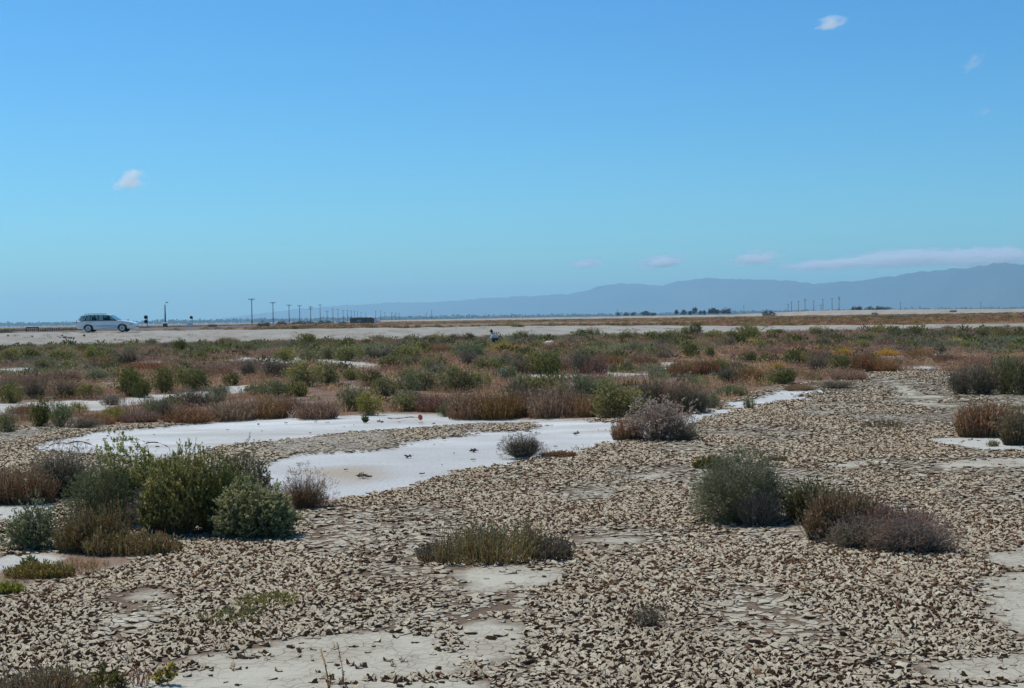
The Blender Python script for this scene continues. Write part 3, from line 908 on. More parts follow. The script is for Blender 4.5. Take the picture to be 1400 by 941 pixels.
hero('saltbush_shrub', 284, 748, 100, 96, WIDE, 'darkest green bush right of middle in the big front clump', 'shrub', DEEP + OLIVE, DEEP_TIP, group='plants of the big front clump', seed=34, dy=.36,
     nspr=2000, spiky=.6, ll=.034, lw=.42, sl=.085, up=.6, low=-.40, ntw=500, tw=.007)
hero('saltbush_shrub', 312, 735, 80, 86, TALL, 'thin brownish green bush at rear right of the big front clump', 'shrub', OLIVE + GREY, OLIVE_TIP, group='plants of the big front clump', seed=15, dy=.65, nspr=2000, ll=.03)
hero('saltbush_shrub', 346, 748, 100, 70, WIDE, 'light grey-green bush on right end of the big front clump', 'shrub', OLIVE + YEL, (.42, .40, .20), group='plants of the big front clump', seed=16, dy=.15,
     nspr=1700, ll=.045, lw=.5, sl=.10)
hero('twiggy_shrub', 208, 745, 100, 96, ROUND, 'grey leafless twigs in centre of the big front clump', 'shrub', GREY, (.26, .24, .24), GREY + [(.3, .28, .27)], 'plants of the big front clump', 17, dy=.3,
     nspr=900, k=3, lw=.2, ll=.03, ntw=1300, shell=.75)
hero('twiggy_shrub', 412, 708, 72, 56, WIDE, 'reddish brown twiggy shrub just right of the big front clump', 'shrub', RED + GREY, (.19, .13, .11), GREY + RED, None, 18, dy=.2,
     nspr=1100, k=6, lw=.2, ll=.035, ntw=600)
hero('saltbush_shrub', 30, 765, 72, 58, ROUND, 'small bright olive bush on the white patch at left edge', 'shrub', OLIVE + SAGE, (.27, .28, .16), seed=19, dy=.2, nspr=750, k=9, ll=.05, lw=.5, sl=.09)

# right clump
hero('sagebrush_shrub', 1022, 729, 138, 90, ROUND, 'rounded grey-green feathery bush on cracked mud beside the red weeds', 'shrub', SAGE + [(.20, .22, .13), (.17, .185, .10)], (.27, .28, .17), group='plants of the right clump', seed=21, dy=.25,
     nspr=3600, spiky=.62, up=.30, ll=.026, lw=.2, sl=.07)
hero('twiggy_shrub', 1040, 730, 86, 58, ROUND, 'grey dead twigs inside lower front of the rounded grey-green bush', 'shrub', GREY, GREY_TIP, GREY + [(.3, .28, .27)], 'plants of the right clump', 22, dy=.06,
     nspr=300, k=3, lw=.2, ll=.03, ntw=700)
hero('twiggy_shrub', 1268, 773, 136, 56, WIDE, 'dark grey low twiggy shrub at right end of the right clump', 'shrub', GREY + RED, (.22, .18, .17), GREY + [(.3, .28, .27)], 'plants of the right clump', 23, dy=.3,
     nspr=1900, k=6, lw=.18, ll=.03, ntw=900)
hero('twiggy_shrub', 1195, 766, 116, 50, WIDE, 'purplish grey twiggy shrub in front of the red weeds', 'shrub', GREY + RED, (.24, .2, .21), GREY, 'plants of the right clump', 24, dy=.25,
     nspr=1500, k=6, lw=.18, ll=.03, ntw=700)
# pale bush and its neighbour behind the pan
hero('pale_dead_shrub', 905, 611, 100, 54, TALL, 'pale pinkish dead shrub beside the white pan edge', 'shrub', PINK, (.46, .40, .37), GREY + PINK, seed=25, dy=.3,
     nspr=1200, k=6, lw=.5, ll=.03, ntw=420)
hero('twiggy_shrub', 940, 612, 44, 32, WIDE, 'small dark twiggy shrub against right foot of the pale dead shrub', 'shrub', GREY, GREY_TIP, GREY, seed=26, dy=.2, nspr=500, k=5, lw=.2, ll=.05, ntw=300)
hero('twiggy_shrub', 715, 637, 64, 38, WIDE, 'round grey-brown twig tuft standing alone beside the white pan', 'shrub', GREY + RED, (.2, .15, .13), GREY, seed=27, dy=.25,
     nspr=700, k=5, lw=.16, ll=.05, ntw=900)
hero('twiggy_shrub', 890, 870, 62, 46, WIDE, 'sparse dead twig weed on the cracked mud at lower right', 'weed', GREY, (.2, .16, .15), GREY, seed=28, dy=.1, nspr=170, k=4, lw=.2, ll=.05, ntw=230)


def weeds(name, px, py, pw, ph, pal, hp, label, cat='weeds', group=None, seed=1, n=900, depth=None, w=.006, heads=4, hl=.022, dp=.5, lean=.25, dy=0., clumps=0):
    x, y = G(px, py); W = pw * y / F; H = ph * y / F
    r = np.random.default_rng(seed)
    dd = depth or W * .4
    pb = weed_pb(r, n, W / 2 * .88, H, pal, hp, lean, w, heads, hl, dp, None, (0, 0), dd / 2)
    for i in range(clumps):
        weed_pb(r, n // 9, W * .10, H * (.9 + .35 * r.random()), pal, hp, lean, w, heads, hl, .4, pb, ((r.random() - .5) * W * .72, (r.random() - .5) * dd * .6))
    return props(link(name, pb.mesh(name, M_WEED), None, (x, y + dy + dd * .22, float(hz(x, y)) - .01)), label, cat, group)


GW = [(.19, .14, .058), (.24, .18, .080), (.14, .115, .045), (.20, .12, .058)]
weeds('weed_clump', 672, 777, 176, 54, GW + GREY + RED[:1], GW + GREY + [(.2, .17, .07)], 'dense dark olive weed clump alone on the cracked mud at centre', seed=41, n=460, depth=.6, clumps=9, dp=.6, heads=5, hl=.018, lean=.35, w=.007)
weeds('weed_clump', 595, 775, 56, 24, GW + GREY, GREY, 'low sprawling fringe on left side of the central weed clump', seed=42, n=420, depth=.3)
weeds('weed_clump', 752, 774, 66, 32, GREY + GW, GREY, 'greyish twiggy fringe on right side of the central weed clump', seed=43, n=520, depth=.35)
weeds('weed_clump', 1107, 727, 50, 58, DEEP + OLIVE, OLIVE + YEL, 'upright dark green weeds between rounded bush and red weeds', group='plants of the right clump', seed=44, n=420, heads=9, hl=.03, dp=.25, clumps=3)
weeds('dry_weed_mound', 1170, 758, 108, 74, RED + GREY, REDH, 'tall reddish brown weeds in middle of the right clump', group='plants of the right clump', seed=45, n=1700, clumps=5, dy=.3, heads=5)
weeds('dry_weed_mound', 1235, 764, 130, 56, RED + GREY, REDH, 'spiky brown weeds behind the dark grey twiggy shrub', group='plants of the right clump', seed=46, n=1500, clumps=5, dy=.35, heads=5)
weeds('dry_weed_mound', 118, 766, 96, 64, GREY + GW + RED[:2], GREY + GW, 'brown and green weeds at lower left of the big front clump', group='plants of the big front clump', seed=47, n=900, clumps=4, dy=.05)
weeds('low_herb_patch', 180, 768, 150, 34, YEL + GW, YEL + RED, 'yellow-green herbs along the foot of the big front clump', 'herbs', 'plants of the big front clump', 48, n=800, heads=4, clumps=4, depth=.3)
weeds('dry_weed_mound', 30, 700, 92, 54, RED + GW, REDH, 'reddish weeds with green spikes at left edge behind white patch', seed=49, n=900, clumps=3)
weeds('low_herb_patch', 52, 800, 104, 22, RED + YEL, RED + YEL, 'low reddish green herb patch in front of the tiny sprout', 'herbs', None, 50, n=900, heads=4, hl=.02)
weeds('low_herb_patch', 10, 822, 44, 18, RED + YEL, YEL, 'low yellow-green herb tuft at left edge', 'herbs', None, 51, n=300, heads=4, hl=.02)
weeds('low_herb_patch', 362, 838, 92, 16, YEL + GW, YEL, 'sprawling green herb patch on the cracked mud', 'herbs', None, 52, n=130, heads=5, hl=.02, depth=.35, lean=.9)
weeds('low_herb_patch', 312, 860, 90, 18, GW + RED, GW + YEL, 'brownish herb patch in front of the sprawling green one', 'herbs', None, 53, n=110, heads=5, hl=.02, depth=.35, lean=.9)
weeds('low_herb_patch', 972, 650, 50, 16, DEEP + YEL, YEL + DEEP, 'low dark green herb patch behind the rounded grey-green bush', 'herbs', None, 54, n=380, heads=5, hl=.03)
weeds('dry_weed_mound', 858, 608, 46, 32, RED, REDH, 'rust brown weed tuft against left side of the pale dead shrub', seed=55, n=700)
weeds('low_herb_patch', 765, 634, 54, 10, RED, REDH, 'low reddish weeds spilling right of the lone twig tuft', 'herbs', None, 56, n=420)
weeds('dry_weed_mound', 1352, 602, 88, 48, RED + GW, REDH, 'red-brown dry weed mound at right edge above the white patch', seed=57, n=1600, clumps=5, w=.009, hl=.035)
weeds('weed_clump', 1392, 616, 40, 50, GREY + GW, GW, 'grey-green weeds at right edge beside the red-brown mound', seed=58, n=500, clumps=2, w=.009, hl=.035)
weeds('low_herb_patch', 1358, 618, 16, 12, GW, YEL, 'small green sprig on the white patch at right', 'herbs', None, 59, n=60)
weeds('dry_grass_tuft', 50, 964, 150, 42, [(.13, .095, .07), (.20, .15, .11), (.10, .08, .06)], REDH + GW, 'dark dry grass tuft in the bottom left corner', 'grass tuft', None, 60, n=620, w=.005, hl=.014, clumps=3, lean=.5)
weeds('weed_clump', 140, 952, 60, 40, DEEP + GW, DEEP + YEL, 'leafy green weeds beside the dark dry grass tuft', seed=61, n=60, heads=9, hl=.02, w=.004)
weeds('weed_clump', 185, 948, 46, 40, RED + GREY, REDH, 'dry reddish stalks left of the small yellow-flowered herb', seed=62, n=26, heads=5, hl=.018, w=.005)
weeds('weed_clump', 1210, 590, 70, 14, GW + GREY, GREY + GW, 'faint grey-green low weeds on the cracked flat at right', seed=63, n=170, lean=.5)
weeds('low_herb_patch', 1060, 640, 40, 8, GW + RED, GW, 'thin flat weeds beyond the rounded grey-green bush', 'herbs', None, 64, n=160)
weeds('low_herb_patch', 499, 578, 5, 9, DEEP, DEEP, 'tiny dark sprig on the white pan left of the orange disc', 'sprig', None, 65, n=26, w=.012, hl=.05)

# single foreground stalks and the small yellow-flowered herb
def sprig(name, px, py, stems, label, cat, flower=None, pal=GW, hl=.02, w=.004):
    x, y = G(px, py); k = y / F
    r = np.random.default_rng(int(px)); pb = PB(); fl = PB()
    for (dx, hgt, bx) in stems:
        pts = [np.array([bx * k, 0, 0])]
        for t in (.33, .66, 1.): pts.append(np.array([(bx + (dx - bx) * t ** 1.5) * k, (r.random() - .5) * .03, hgt * k * t]))
        for a_, b_ in zip(pts, pts[1:]): pb.stalks(r, a_[None], b_[None], w, w * .8, pick(r, pal, 1), .03)
        n = 18; t = .15 + .85 * r.random(n); q = np.array([np.interp(t, [0, .33, .66, 1], [p_[i] for p_ in pts]) for i in range(3)]).T
        dd = unit(r.normal(size=(n, 3)) + [0, 0, .8])
        pb.leaves(r, q, dd, hl * (.6 + .8 * r.random(n)), hl * .4 * np.ones(n), pick(r, pal, n))
        if flower:
            fq = q[t > .55]; m = len(fq)
            for s in range(3): fl.leaves(r, fq, unit(r.normal(size=(m, 3)) + [0, -.3, .4]), .016 * np.ones(m), .014 * np.ones(m), pick(r, flower, m))
    o = empty(name, (x, y, float(hz(x, y)) - .005), label, cat)
    link('stem', pb.mesh('stem', M_LEAF), o)
    if flower: link('flowers', fl.mesh('flowers', M_WEED), o)
    return o


sprig('flowering_herb', 228, 946, [(8, 32, 0), (-12, 22, -2), (0, 26, 2), (-20, 12, -4), (14, 20, 2)], 'small herb with yellow flowers at the bottom edge', 'herb', [(.45, .30, .05), (.5, .36, .08)], OLIVE, .028)
sprig('dry_stalk', 446, 950, [(-6, 56, 4), (10, 20, 4)], 'thin bare brown stalk on the pale mud, shorter of the two', 'stalk', None, RED, .014, .009)
sprig('dry_stalk', 470, 950, [(-8, 66, 2), (-2, 28, 0)], 'thin bare brown stalk on the pale mud, taller of the two', 'stalk', None, RED, .014, .009)
sprig('dry_stalk', 150, 912, [(10, 34, 0)], 'pale leaning dry stem above the bottom left weeds', 'stalk', None, PINK, .008, .007)

sprig('leafy_sprout', 40, 793, [(-14, 13, -3), (-6, 19, -1), (4, 20, 0), (12, 16, 2), (18, 10, 4), (0, 12, 0), (-10, 9, -2)], 'tiny green sprout in front of the small olive bush', 'sprout', None, OLIVE + SAGE, .05, .004)
# curled dry stems arching out of the big clump
def arch(px, py, span, rise, label):
    x, y = G(px, py); k = y / F
    pts = [np.array([(t - .5) * span * k, 0.05 * t, (rise * math.sin(math.pi * (t * .8 + .2)) + (1 - t) * 4) * k]) for t in np.linspace(0, 1, 7)]
    r = np.random.default_rng(int(px)); pb = PB()
    base = np.array([span * .5 * k, .1, 0.])
    for a_, b_ in zip(pts, pts[1:]): pb.stalks(r, a_[None], b_[None], .011, .012, pick(r, [(.17, .09, .065)], 1), .01)
    return pb, (x, y)


for i, (px, ptop, span, lab) in enumerate([(80, 607, 24, 'curled red dry stem arching above the dark grey twiggy shrub'), (104, 605, 26, 'longest curled red dry stem over the big front clump'),
                                           (178, 601, 20, 'curled dry stem above the olive-green bush, highest of the arches'), (207, 606, 24, 'curled dry stem leaning right over the tall spiky bush')]):
    x, y = G(px, 706); y += .5
    k = y / F
    zt = P(px, ptop, y)[2]
    r = np.random.default_rng(70 + i); pb = PB()
    tt = np.linspace(0, 1, 9)
    xs_ = (tt - .5) * span * k * 1.1; zs_ = zt - .03 * (tt - .35) ** 2 * 4 * span / 22
    for j in range(8): pb.stalks(r, np.array([[xs_[j], .03 * j, zs_[j]]]), np.array([[xs_[j + 1], .03 * j + .03, zs_[j + 1]]]), .011, .011, np.array([[.16, .085, .06]]), .01)
    pb.stalks(r, np.array([[xs_[8], .27, zs_[8]]]), np.array([[xs_[8] + .05, .3, .3]]), .005, .005, np.array([[.14, .085, .06]]), .04)
    props(link('curled_stem', pb.mesh('curled_stem', M_WEED), None, (P(px, ptop, y)[0], y, 0)), lab, 'dry stem', 'curled dry stems over the big front clump')


# ------------------------------------------------------------------ solid helpers
def bm_obj(name, bm, mat, parent=None, bevel=0., smooth=False, segs=2):
    bmesh.ops.recalc_face_normals(bm, faces=bm.faces)
    me = bpy.data.meshes.new(name); bm.to_mesh(me); bm.free()
    for m_ in (mat if isinstance(mat, (list, tuple)) else [mat]): me.materials.append(m_)
    if smooth:
        for p_ in me.polygons: p_.use_smooth = True
    o = link(name, me, parent)
    if bevel:
        md = o.modifiers.new('bevel', 'BEVEL'); md.width = bevel; md.segments = segs; md.limit_method = 'ANGLE'; md.angle_limit = rad(35)
    return o


def add_box(bm, c, s, rz=0.):
    M_ = Matrix.Translation(c) @ Matrix.Rotation(rz, 4, 'Z') @ Matrix.Diagonal((s[0], s[1], s[2], 1))
    bmesh.ops.create_cube(bm, size=1, matrix=M_); return bm


def add_cyl(bm, a, b_, r1, r2=None, n=10):
    a = Vector(a); b_ = Vector(b_); d = b_ - a
    M_ = Matrix.Translation((a + b_) / 2) @ d.to_track_quat('Z', 'Y').to_matrix().to_4x4()
    bmesh.ops.create_cone(bm, cap_ends=True, segments=n, radius1=r1, radius2=r1 if r2 is None else r2, depth=d.length, matrix=M_); return bm


def extrude_xz(outl, y0, y1):
    bm = bmesh.new()
    va = [bm.verts.new((x, y0, z)) for x, z in outl]; vb = [bm.verts.new((x, y1, z)) for x, z in outl]
    bm.faces.new(va); bm.faces.new(vb[::-1])
    for i in range(len(outl)):
        j = (i + 1) % len(outl); bm.faces.new((va[i], vb[i], vb[j], va[j]))
    return bm


# ------------------------------------------------------------------ road embankment, levee, railway bank
def ridge(name, rows, mat, label, jitter=.05, seed=1, cut=1):
    """rows: stations along the ridge, each a list of (x, y, z) from front foot to back foot"""
    R_ = np.array(rows, float)                      # stations, across, 3
    # subdivide along
    n, k, _ = R_.shape
    st = np.linspace(0, n - 1, (n - 1) * cut + 1); i0 = np.clip(st.astype(int), 0, n - 2); t = (st - i0)[:, None, None]
    S = R_[i0] * (1 - t) + R_[i0 + 1] * t
    r = np.random.default_rng(seed)
    S[:, 1:-1, 2] += (r.random(S[:, 1:-1, 2].shape) - .5) * jitter
    S[:, :, 1] += (r.random(S[:, :, 1].shape) - .5) * jitter * 6
    m_ = len(S); ix = np.arange(m_ * k).reshape(m_, k)
    q = np.stack([ix[:-1, :-1], ix[1:, :-1], ix[1:, 1:], ix[:-1, 1:]], -1).reshape(-1, 4)
    o = link(name, npmesh(name, S.reshape(-1, 3), q, None, [mat], smooth=True))
    return props(o, label, None, None, 'structure')


def bank_mat(name, a, b_, spots, scale=1.):
    m, nt, out = new_mat(name)
    geo = N(nt, 'ShaderNodeNewGeometry'); pos = geo.outputs['Position']
    n1 = noise(nt, pos, .5 * scale, 5); n2 = noise(nt, pos, 3.1 * scale, 4, .7)
    c = mixc(nt, maprange(nt, n1, .35, .65), a, b_)
    c = mixc(nt, maprange(nt, n2, .56, .66, 0, .8), c, spots)
    bs = N(nt, 'ShaderNodeBsdfPrincipled'); bs.inputs['Roughness'].default_value = .95; bs.inputs['Specular IOR Level'].default_value = .1
    L(nt, c, bs.inputs['Base Color'])
    bp = N(nt, 'ShaderNodeBump'); bp.inputs['Strength'].default_value = .6; bp.inputs['Distance'].default_value = .1 / scale; L(nt, n2, bp.inputs['Height']); L(nt, bp.outputs[0], bs.inputs['Normal'])
    L(nt, bs.outputs[0], out.inputs[0]); return m


M_ROAD = bank_mat('pale_road', (.37, .35, .295), (.30, .275, .225), (.19, .165, .125))
M_LEVEE = bank_mat('pale_levee', (.37, .335, .27), (.30, .265, .21), (.22, .18, .135), .15)
M_BALLAST = bank_mat('brown_ballast', (.13, .098, .08), (.20, .165, .14), (.30, .28, .25), .5)


def crest_z(X):
    return float(np.interp(X, [-60, -41, -10, 0, 10, 24, 55, 90], [1.06, 1.03, .88, .86, .72, .45, .14, .06]))


rows = []
for X in np.arange(-95, 130, 2.5):
    d = 128 + .37 * X; z = crest_z(X); ft = float(np.interp(X, [-60, 0, 60], [7, 9, 20]))
    wob = (fbm(X * .11, 3.3, 5, 3) - .5) * 3
    rows.append([(X, d - ft + wob, -.05), (X, d - ft * .6 + wob * .7, z * .38), (X, d - ft * .25, z * .8), (X, d, z), (X, d + 3.5, z + .04), (X, d + 8, z + .02), (X, d + 11, z * .4), (X, d + 14, -.05)])
ridge('dirt_road', rows, M_ROAD, 'pale gravel road on a low bank', .10, 2, 2)

rows = []
for t in np.linspace(-.02, 1.95, 90):
    X = -138 + 369 * t; d = 1500 - 450 * t
    if t > 1: d = 1050 - 250 * (t - 1) * 1.6
    px = 700 + X / d * F
    off = float(np.interp(px, [500, 520, 700, 1000, 1060, 1125, 1250, 1400, 1500], [.1, .5, .8, .8, 2.6, 4.5, 4.0, 2.5, 2.2]))
    z = EYE + off * d / F
    rows.append([(X, d - 26, -.1), (X, d - 11, z * .55), (X, d, z), (X, d + 6, z), (X, d + 24, -.1)])
ridge('levee', rows, M_LEVEE, 'long pale earth levee across the plain', .2, 3, 3)


def rail_pt(d): return -.0756 * d - 58.0


rows = []
for d in np.geomspace(150, 2600, 60):
    X = rail_pt(d); z = float(np.interp(d, [150, 200, 320, 500, 900], [.95, .92, .85, .7, .5]))
    dx, dy = .9971, .0754          # across the track
    rows.append([(X + 6 * dx, d - 1, -.1), (X + 2.6, d, z), (X - 2.6, d + .3, z), (X - 6, d + 1, -.1)])
ridge('railway_bank', rows, M_BALLAST, 'dark ballast bank of the railway', .10, 4, 3)

# ------------------------------------------------------------------ station wagon
M_PAINT = plain('silver_white_paint', (.80, .82, .80), .32, .15, .03, 2., .6)
M_TRIM = plain('grey_trim', (.25, .27, .28), .5, 0, .1)
M_BLACK = plain('black_rubber', (.022, .022, .023), .75, 0, .2)
M_DARK = plain('dark_interior', (.05, .05, .055), .8)
M_RIM = plain('alloy_rim', (.55, .56, .58), .35, .7, .08)
M_LAMPO = plain('amber_lens', (.55, .22, .04), .25, 0, .05, 5, .5)
M_LAMPW = plain('clear_lens', (.7, .72, .74), .15, .1, .05, 5, .5)
M_LAMPR = plain('red_lens', (.35, .02, .02), .25, 0, .05, 5, .5)
M_CHROME = plain('bright_metal', (.7, .7, .7), .2, 1., .05)
gm_, nt, out = new_mat('car_glass')
g1 = N(nt, 'ShaderNodeBsdfTransparent'); g1.inputs[0].default_value = (.62, .68, .68, 1)
g2 = N(nt, 'ShaderNodeBsdfGlossy'); g2.inputs['Roughness'].default_value = .03
fr = N(nt, 'ShaderNodeFresnel'); fr.inputs[0].default_value = 1.5
mx = N(nt, 'ShaderNodeMixShader'); L(nt, fr.outputs[0], mx.inputs[0]); L(nt, g1.outputs[0], mx.inputs[1]); L(nt, g2.outputs[0], mx.inputs[2]); L(nt, mx.outputs[0], out.inputs[0])
M_GLASS = gm_


def arc(cx, cz, r, a0, a1, n=9):
    return [(cx + r * math.cos(rad(a0 + (a1 - a0) * i / (n - 1))), cz + r * math.sin(rad(a0 + (a1 - a0) * i / (n - 1)))) for i in range(n)]


def wagon(loc, rz):
    car = empty('station_wagon', loc, 'silver-white station wagon parked on the dirt road, facing right', 'car', None, rz)
    FW, RW, WR = 1.32, -1.42, .315
    outl = [(-2.40, .42), (-2.44, .58), (-2.42, .72), (-2.36, .80), (-2.33, .94), (-1.4, .955), (0., .95), (.95, .945), (1.25, .93), (1.75, .86), (2.15, .76), (2.36, .68), (2.43, .58), (2.46, .46),
            (2.40, .33), (2.15, .24)]
    outl += [(FW + .40, .24)] + arc(FW, .31, .385, 0, 180, 11) + [(FW - .40, .20)]
    outl += [(RW + .40, .20)] + arc(RW, .31, .385, 0, 180, 11) + [(RW - .40, .24), (-2.25, .28)]
    bm = extrude_xz(outl, -.87, .87)
    # tumble the flanks and round the nose and tail in plan
    for v in bm.verts:
        k = 1.0
        if v.co.x > 1.6: k -= .10 * ((v.co.x - 1.6) / .86) ** 2
        if v.co.x < -1.9: k -= .05 * ((-1.9 - v.co.x) / .54) ** 2
        if v.co.z > .7: k -= .045 * (v.co.z - .7) / .25
        if v.co.z < .35: k -= .03
        v.co.y *= k
    bm_obj('body', bm, M_PAINT, car, .05, False, 3)
    # roof shell
    rf = [(-2.06, 1.335), (-1.95, 1.395), (-1.4, 1.432), (-.6, 1.445), (.0, 1.43), (.36, 1.385), (.30, 1.35), (-.2, 1.39), (-1.0, 1.40), (-1.9, 1.35)]
    bm = extrude_xz(rf, -.64, .64); bm_obj('roof', bm, M_PAINT, car, .03, False, 2)
    hb, hr = .835, .64           # half widths at belt and roof

    def side_quad(x0, x1, x2, x3, zt0, zt1, s, yo=0.):
        # belt x0..x1, roof x2..x3
        return [(x0, s * (hb + yo), .945), (x1, s * (hb + yo), .945), (x3, s * (hr + yo), zt1), (x2, s * (hr + yo), zt0)]

    def quad_panel(pts, th, s):
        bm = bmesh.new(); a_ = [bm.verts.new(p_) for p_ in pts]; b2 = [bm.verts.new((p_[0], p_[1] - s * th, p_[2])) for p_ in pts]
        bm.faces.new(a_); bm.faces.new(b2[::-1])
        for i in range(4): j = (i + 1) % 4; bm.faces.new((a_[i], b2[i], b2[j], a_[j]))
        return bm
    panes = [(-2.17, -1.72, -1.97, -1.58, 1.345, 1.37), (-1.64, -1.02, -1.50, -.98, 1.375, 1.385), (-.94, -.22, -.90, -.22, 1.387, 1.385), (-.13, .86, -.14, .30, 1.385, 1.345)]
    for s in (-1, 1):
        for p_ in panes: bm_obj('window', quad_panel(side_quad(*p_, s), .012, s), M_GLASS, car)
        pil = [(-2.30, -2.20, -2.06, -1.99, 1.34, 1.35), (-1.72, -1.64, -1.57, -1.50, 1.375, 1.38), (-1.02, -.94, -.98, -.90, 1.39, 1.39), (-.22, -.13, -.22, -.14, 1.39, 1.39), (.86, .98, .30, .37, 1.35, 1.36)]
        for i, p_ in enumerate(pil): bm_obj('pillar', quad_panel(side_quad(*p_, s, .006), .03, s), M_PAINT if i in (0, 4) else M_BLACK, car)
        bm = bmesh.new(); add_box(bm, (-.75, s * .845, .955), (3.3, .02, .03)); bm_obj('belt_trim', bm, M_BLACK, car)
        bm = bmesh.new(); add_box(bm, (-.08, s * .878, .50), (2.0, .02, .05)); bm_obj('side_trim', bm, M_TRIM, car, .008)
        for x in (.22, -.80):
            bm = bmesh.new(); add_box(bm, (x - .32, s * .872, .80), (.2, .03, .04)); bm_obj('door_handle', bm, M_PAINT, car, .01)
        bm = bmesh.new(); add_box(bm, (.74, s * .93, .985), (.10, .18, .12)); bm_obj('mirror', bm, M_DARK, car, .03)
        bm = bmesh.new(); add_box(bm, (2.12, s * .775, .66), (.34, .06, .10)); bm_obj('headlight', bm, M_LAMPW, car, .02)
        bm = bmesh.new(); add_box(bm, (1.98, s * .815, .62), (.30, .05, .08)); bm_obj('turn_signal', bm, M_LAMPO, car, .015)
        bm = bmesh.new(); add_box(bm, (-2.36, s * .74, .80), (.10, .16, .22)); bm_obj('tail_light', bm, M_LAMPR, car, .02)
        # roof rail with feet
        bm = bmesh.new(); add_cyl(bm, (-1.75, s * .56, 1.50), (-.25, s * .56, 1.50), .018)
        for x in (-1.72, -1.0, -.28): add_cyl(bm, (x, s * .56, 1.42), (x, s * .56, 1.50), .022)
        bm_obj('roof_rail', bm, M_BLACK, car)
        for wx in (FW, RW):
            we = bmesh.new(); add_cyl(we, (wx, s * .66, WR), (wx, s * .865, WR), WR, None, 28)
            ty = bm_obj('wheel', we, M_BLACK, car, .03)
            bm = bmesh.new(); add_cyl(bm, (wx, s * .855, WR), (wx, s * .875, WR), .215, None, 24); rim = bm_obj('rim', bm, M_RIM, ty)
            bm = bmesh.new(); add_cyl(bm, (wx, s * .872, WR), (wx, s * .89, WR), .07, None, 12)
            for q in range(7):
                a_ = q * 2 * math.pi / 7; add_box(bm, (wx + .13 * math.cos(a_), s * .879, WR + .13 * math.sin(a_)), (.05, .012, .05))
            bm_obj('hub_cap', bm, M_TRIM, ty)
    for x in (-1.35, -.55):
        bm = bmesh.new(); add_box(bm, (x, 0, 1.505), (.06, 1.12, .025)); bm_obj('roof_bar', bm, M_BLACK, car, .008)
    # windscreen, tailgate glass
    bm = bmesh.new(); vs_ = [bm.verts.new(p_) for p_ in ((1.0, -.78, .945), (1.0, .78, .945), (.38, .6, 1.37), (.38, -.6, 1.37))]; bm.faces.new(vs_); bmesh.ops.solidify(bm, geom=bm.faces[:], thickness=.01)
    bm_obj('windscreen', bm, M_GLASS, car)
    bm = bmesh.new(); vs_ = [bm.verts.new(p_) for p_ in ((-2.30, -.76, .945), (-2.30, .76, .945), (-2.07, .6, 1.33), (-2.07, -.6, 1.33))]; bm.faces.new(vs_); bmesh.ops.solidify(bm, geom=bm.faces[:], thickness=.01)
    bm_obj('rear_window', bm, M_GLASS, car)
    bm = bmesh.new(); add_box(bm, (2.38, 0, .42), (.16, 1.55, .14)); bm_obj('bumper', bm, M_TRIM, car, .03)
    bm = bmesh.new(); add_box(bm, (-2.41, 0, .52), (.20, 1.62, .16)); bm_obj('bumper', bm, M_PAINT, car, .04)
    bm = bmesh.new(); add_box(bm, (2.40, 0, .62), (.05, .7, .07)); bm_obj('grille', bm, M_DARK, car, .01)
    for y in (-.38, .38):
        for x in (.05, -.85):
            bm = bmesh.new(); add_box(bm, (x, y, .70), (.5, .5, .3)); add_box(bm, (x - .27, y, .92), (.12, .48, .5), 0); add_box(bm, (x - .30, y, 1.22), (.08, .24, .14)); bm_obj('seat', bm, M_DARK, car, .04)
    bm = bmesh.new(); add_box(bm, (.80, 0, .90), (.35, 1.4, .12)); bm_obj('dashboard', bm, M_DARK, car, .03)
    return car


def road_place(px, d):
    v = ray(px, 450); X = v[0] / v[1] * d
    return X, d


cx_, cd_ = road_place(148, 117.2)
car_z = crest_z(cx_) + .03
wagon((cx_, cd_, car_z), rad(3))


# ------------------------------------------------------------------ figures
def skin_mesh(name, pts, edges, radii, mat, parent=None, sub=2):
    me = bpy.data.meshes.new(name); me.from_pydata([tuple(p_) for p_ in pts], edges, []); me.materials.append(mat)
    o = link(name, me, parent)
    md = o.modifiers.new('skin', 'SKIN'); md.use_smooth_shade = True
    for i, sv in enumerate(me.skin_vertices[0].data):
        q = radii[i]; sv.radius = (q, q) if not isinstance(q, tuple) else q
        sv.use_root = (i == 0)
    ms = o.modifiers.new('sub', 'SUBSURF'); ms.levels = sub; ms.render_levels = sub
    return o


M_SKIN = plain('skin', (.42, .25, .18), .6); M_HAIR = plain('dark_hair', (.02, .016, .014), .6)
M_SHIRT = plain('white_blue_shirt', (.60, .66, .76), .8); M_NAVY = plain('dark_trousers', (.035, .04, .06), .85); M_SHOE = plain('brown_shoe', (.06, .045, .035), .7)


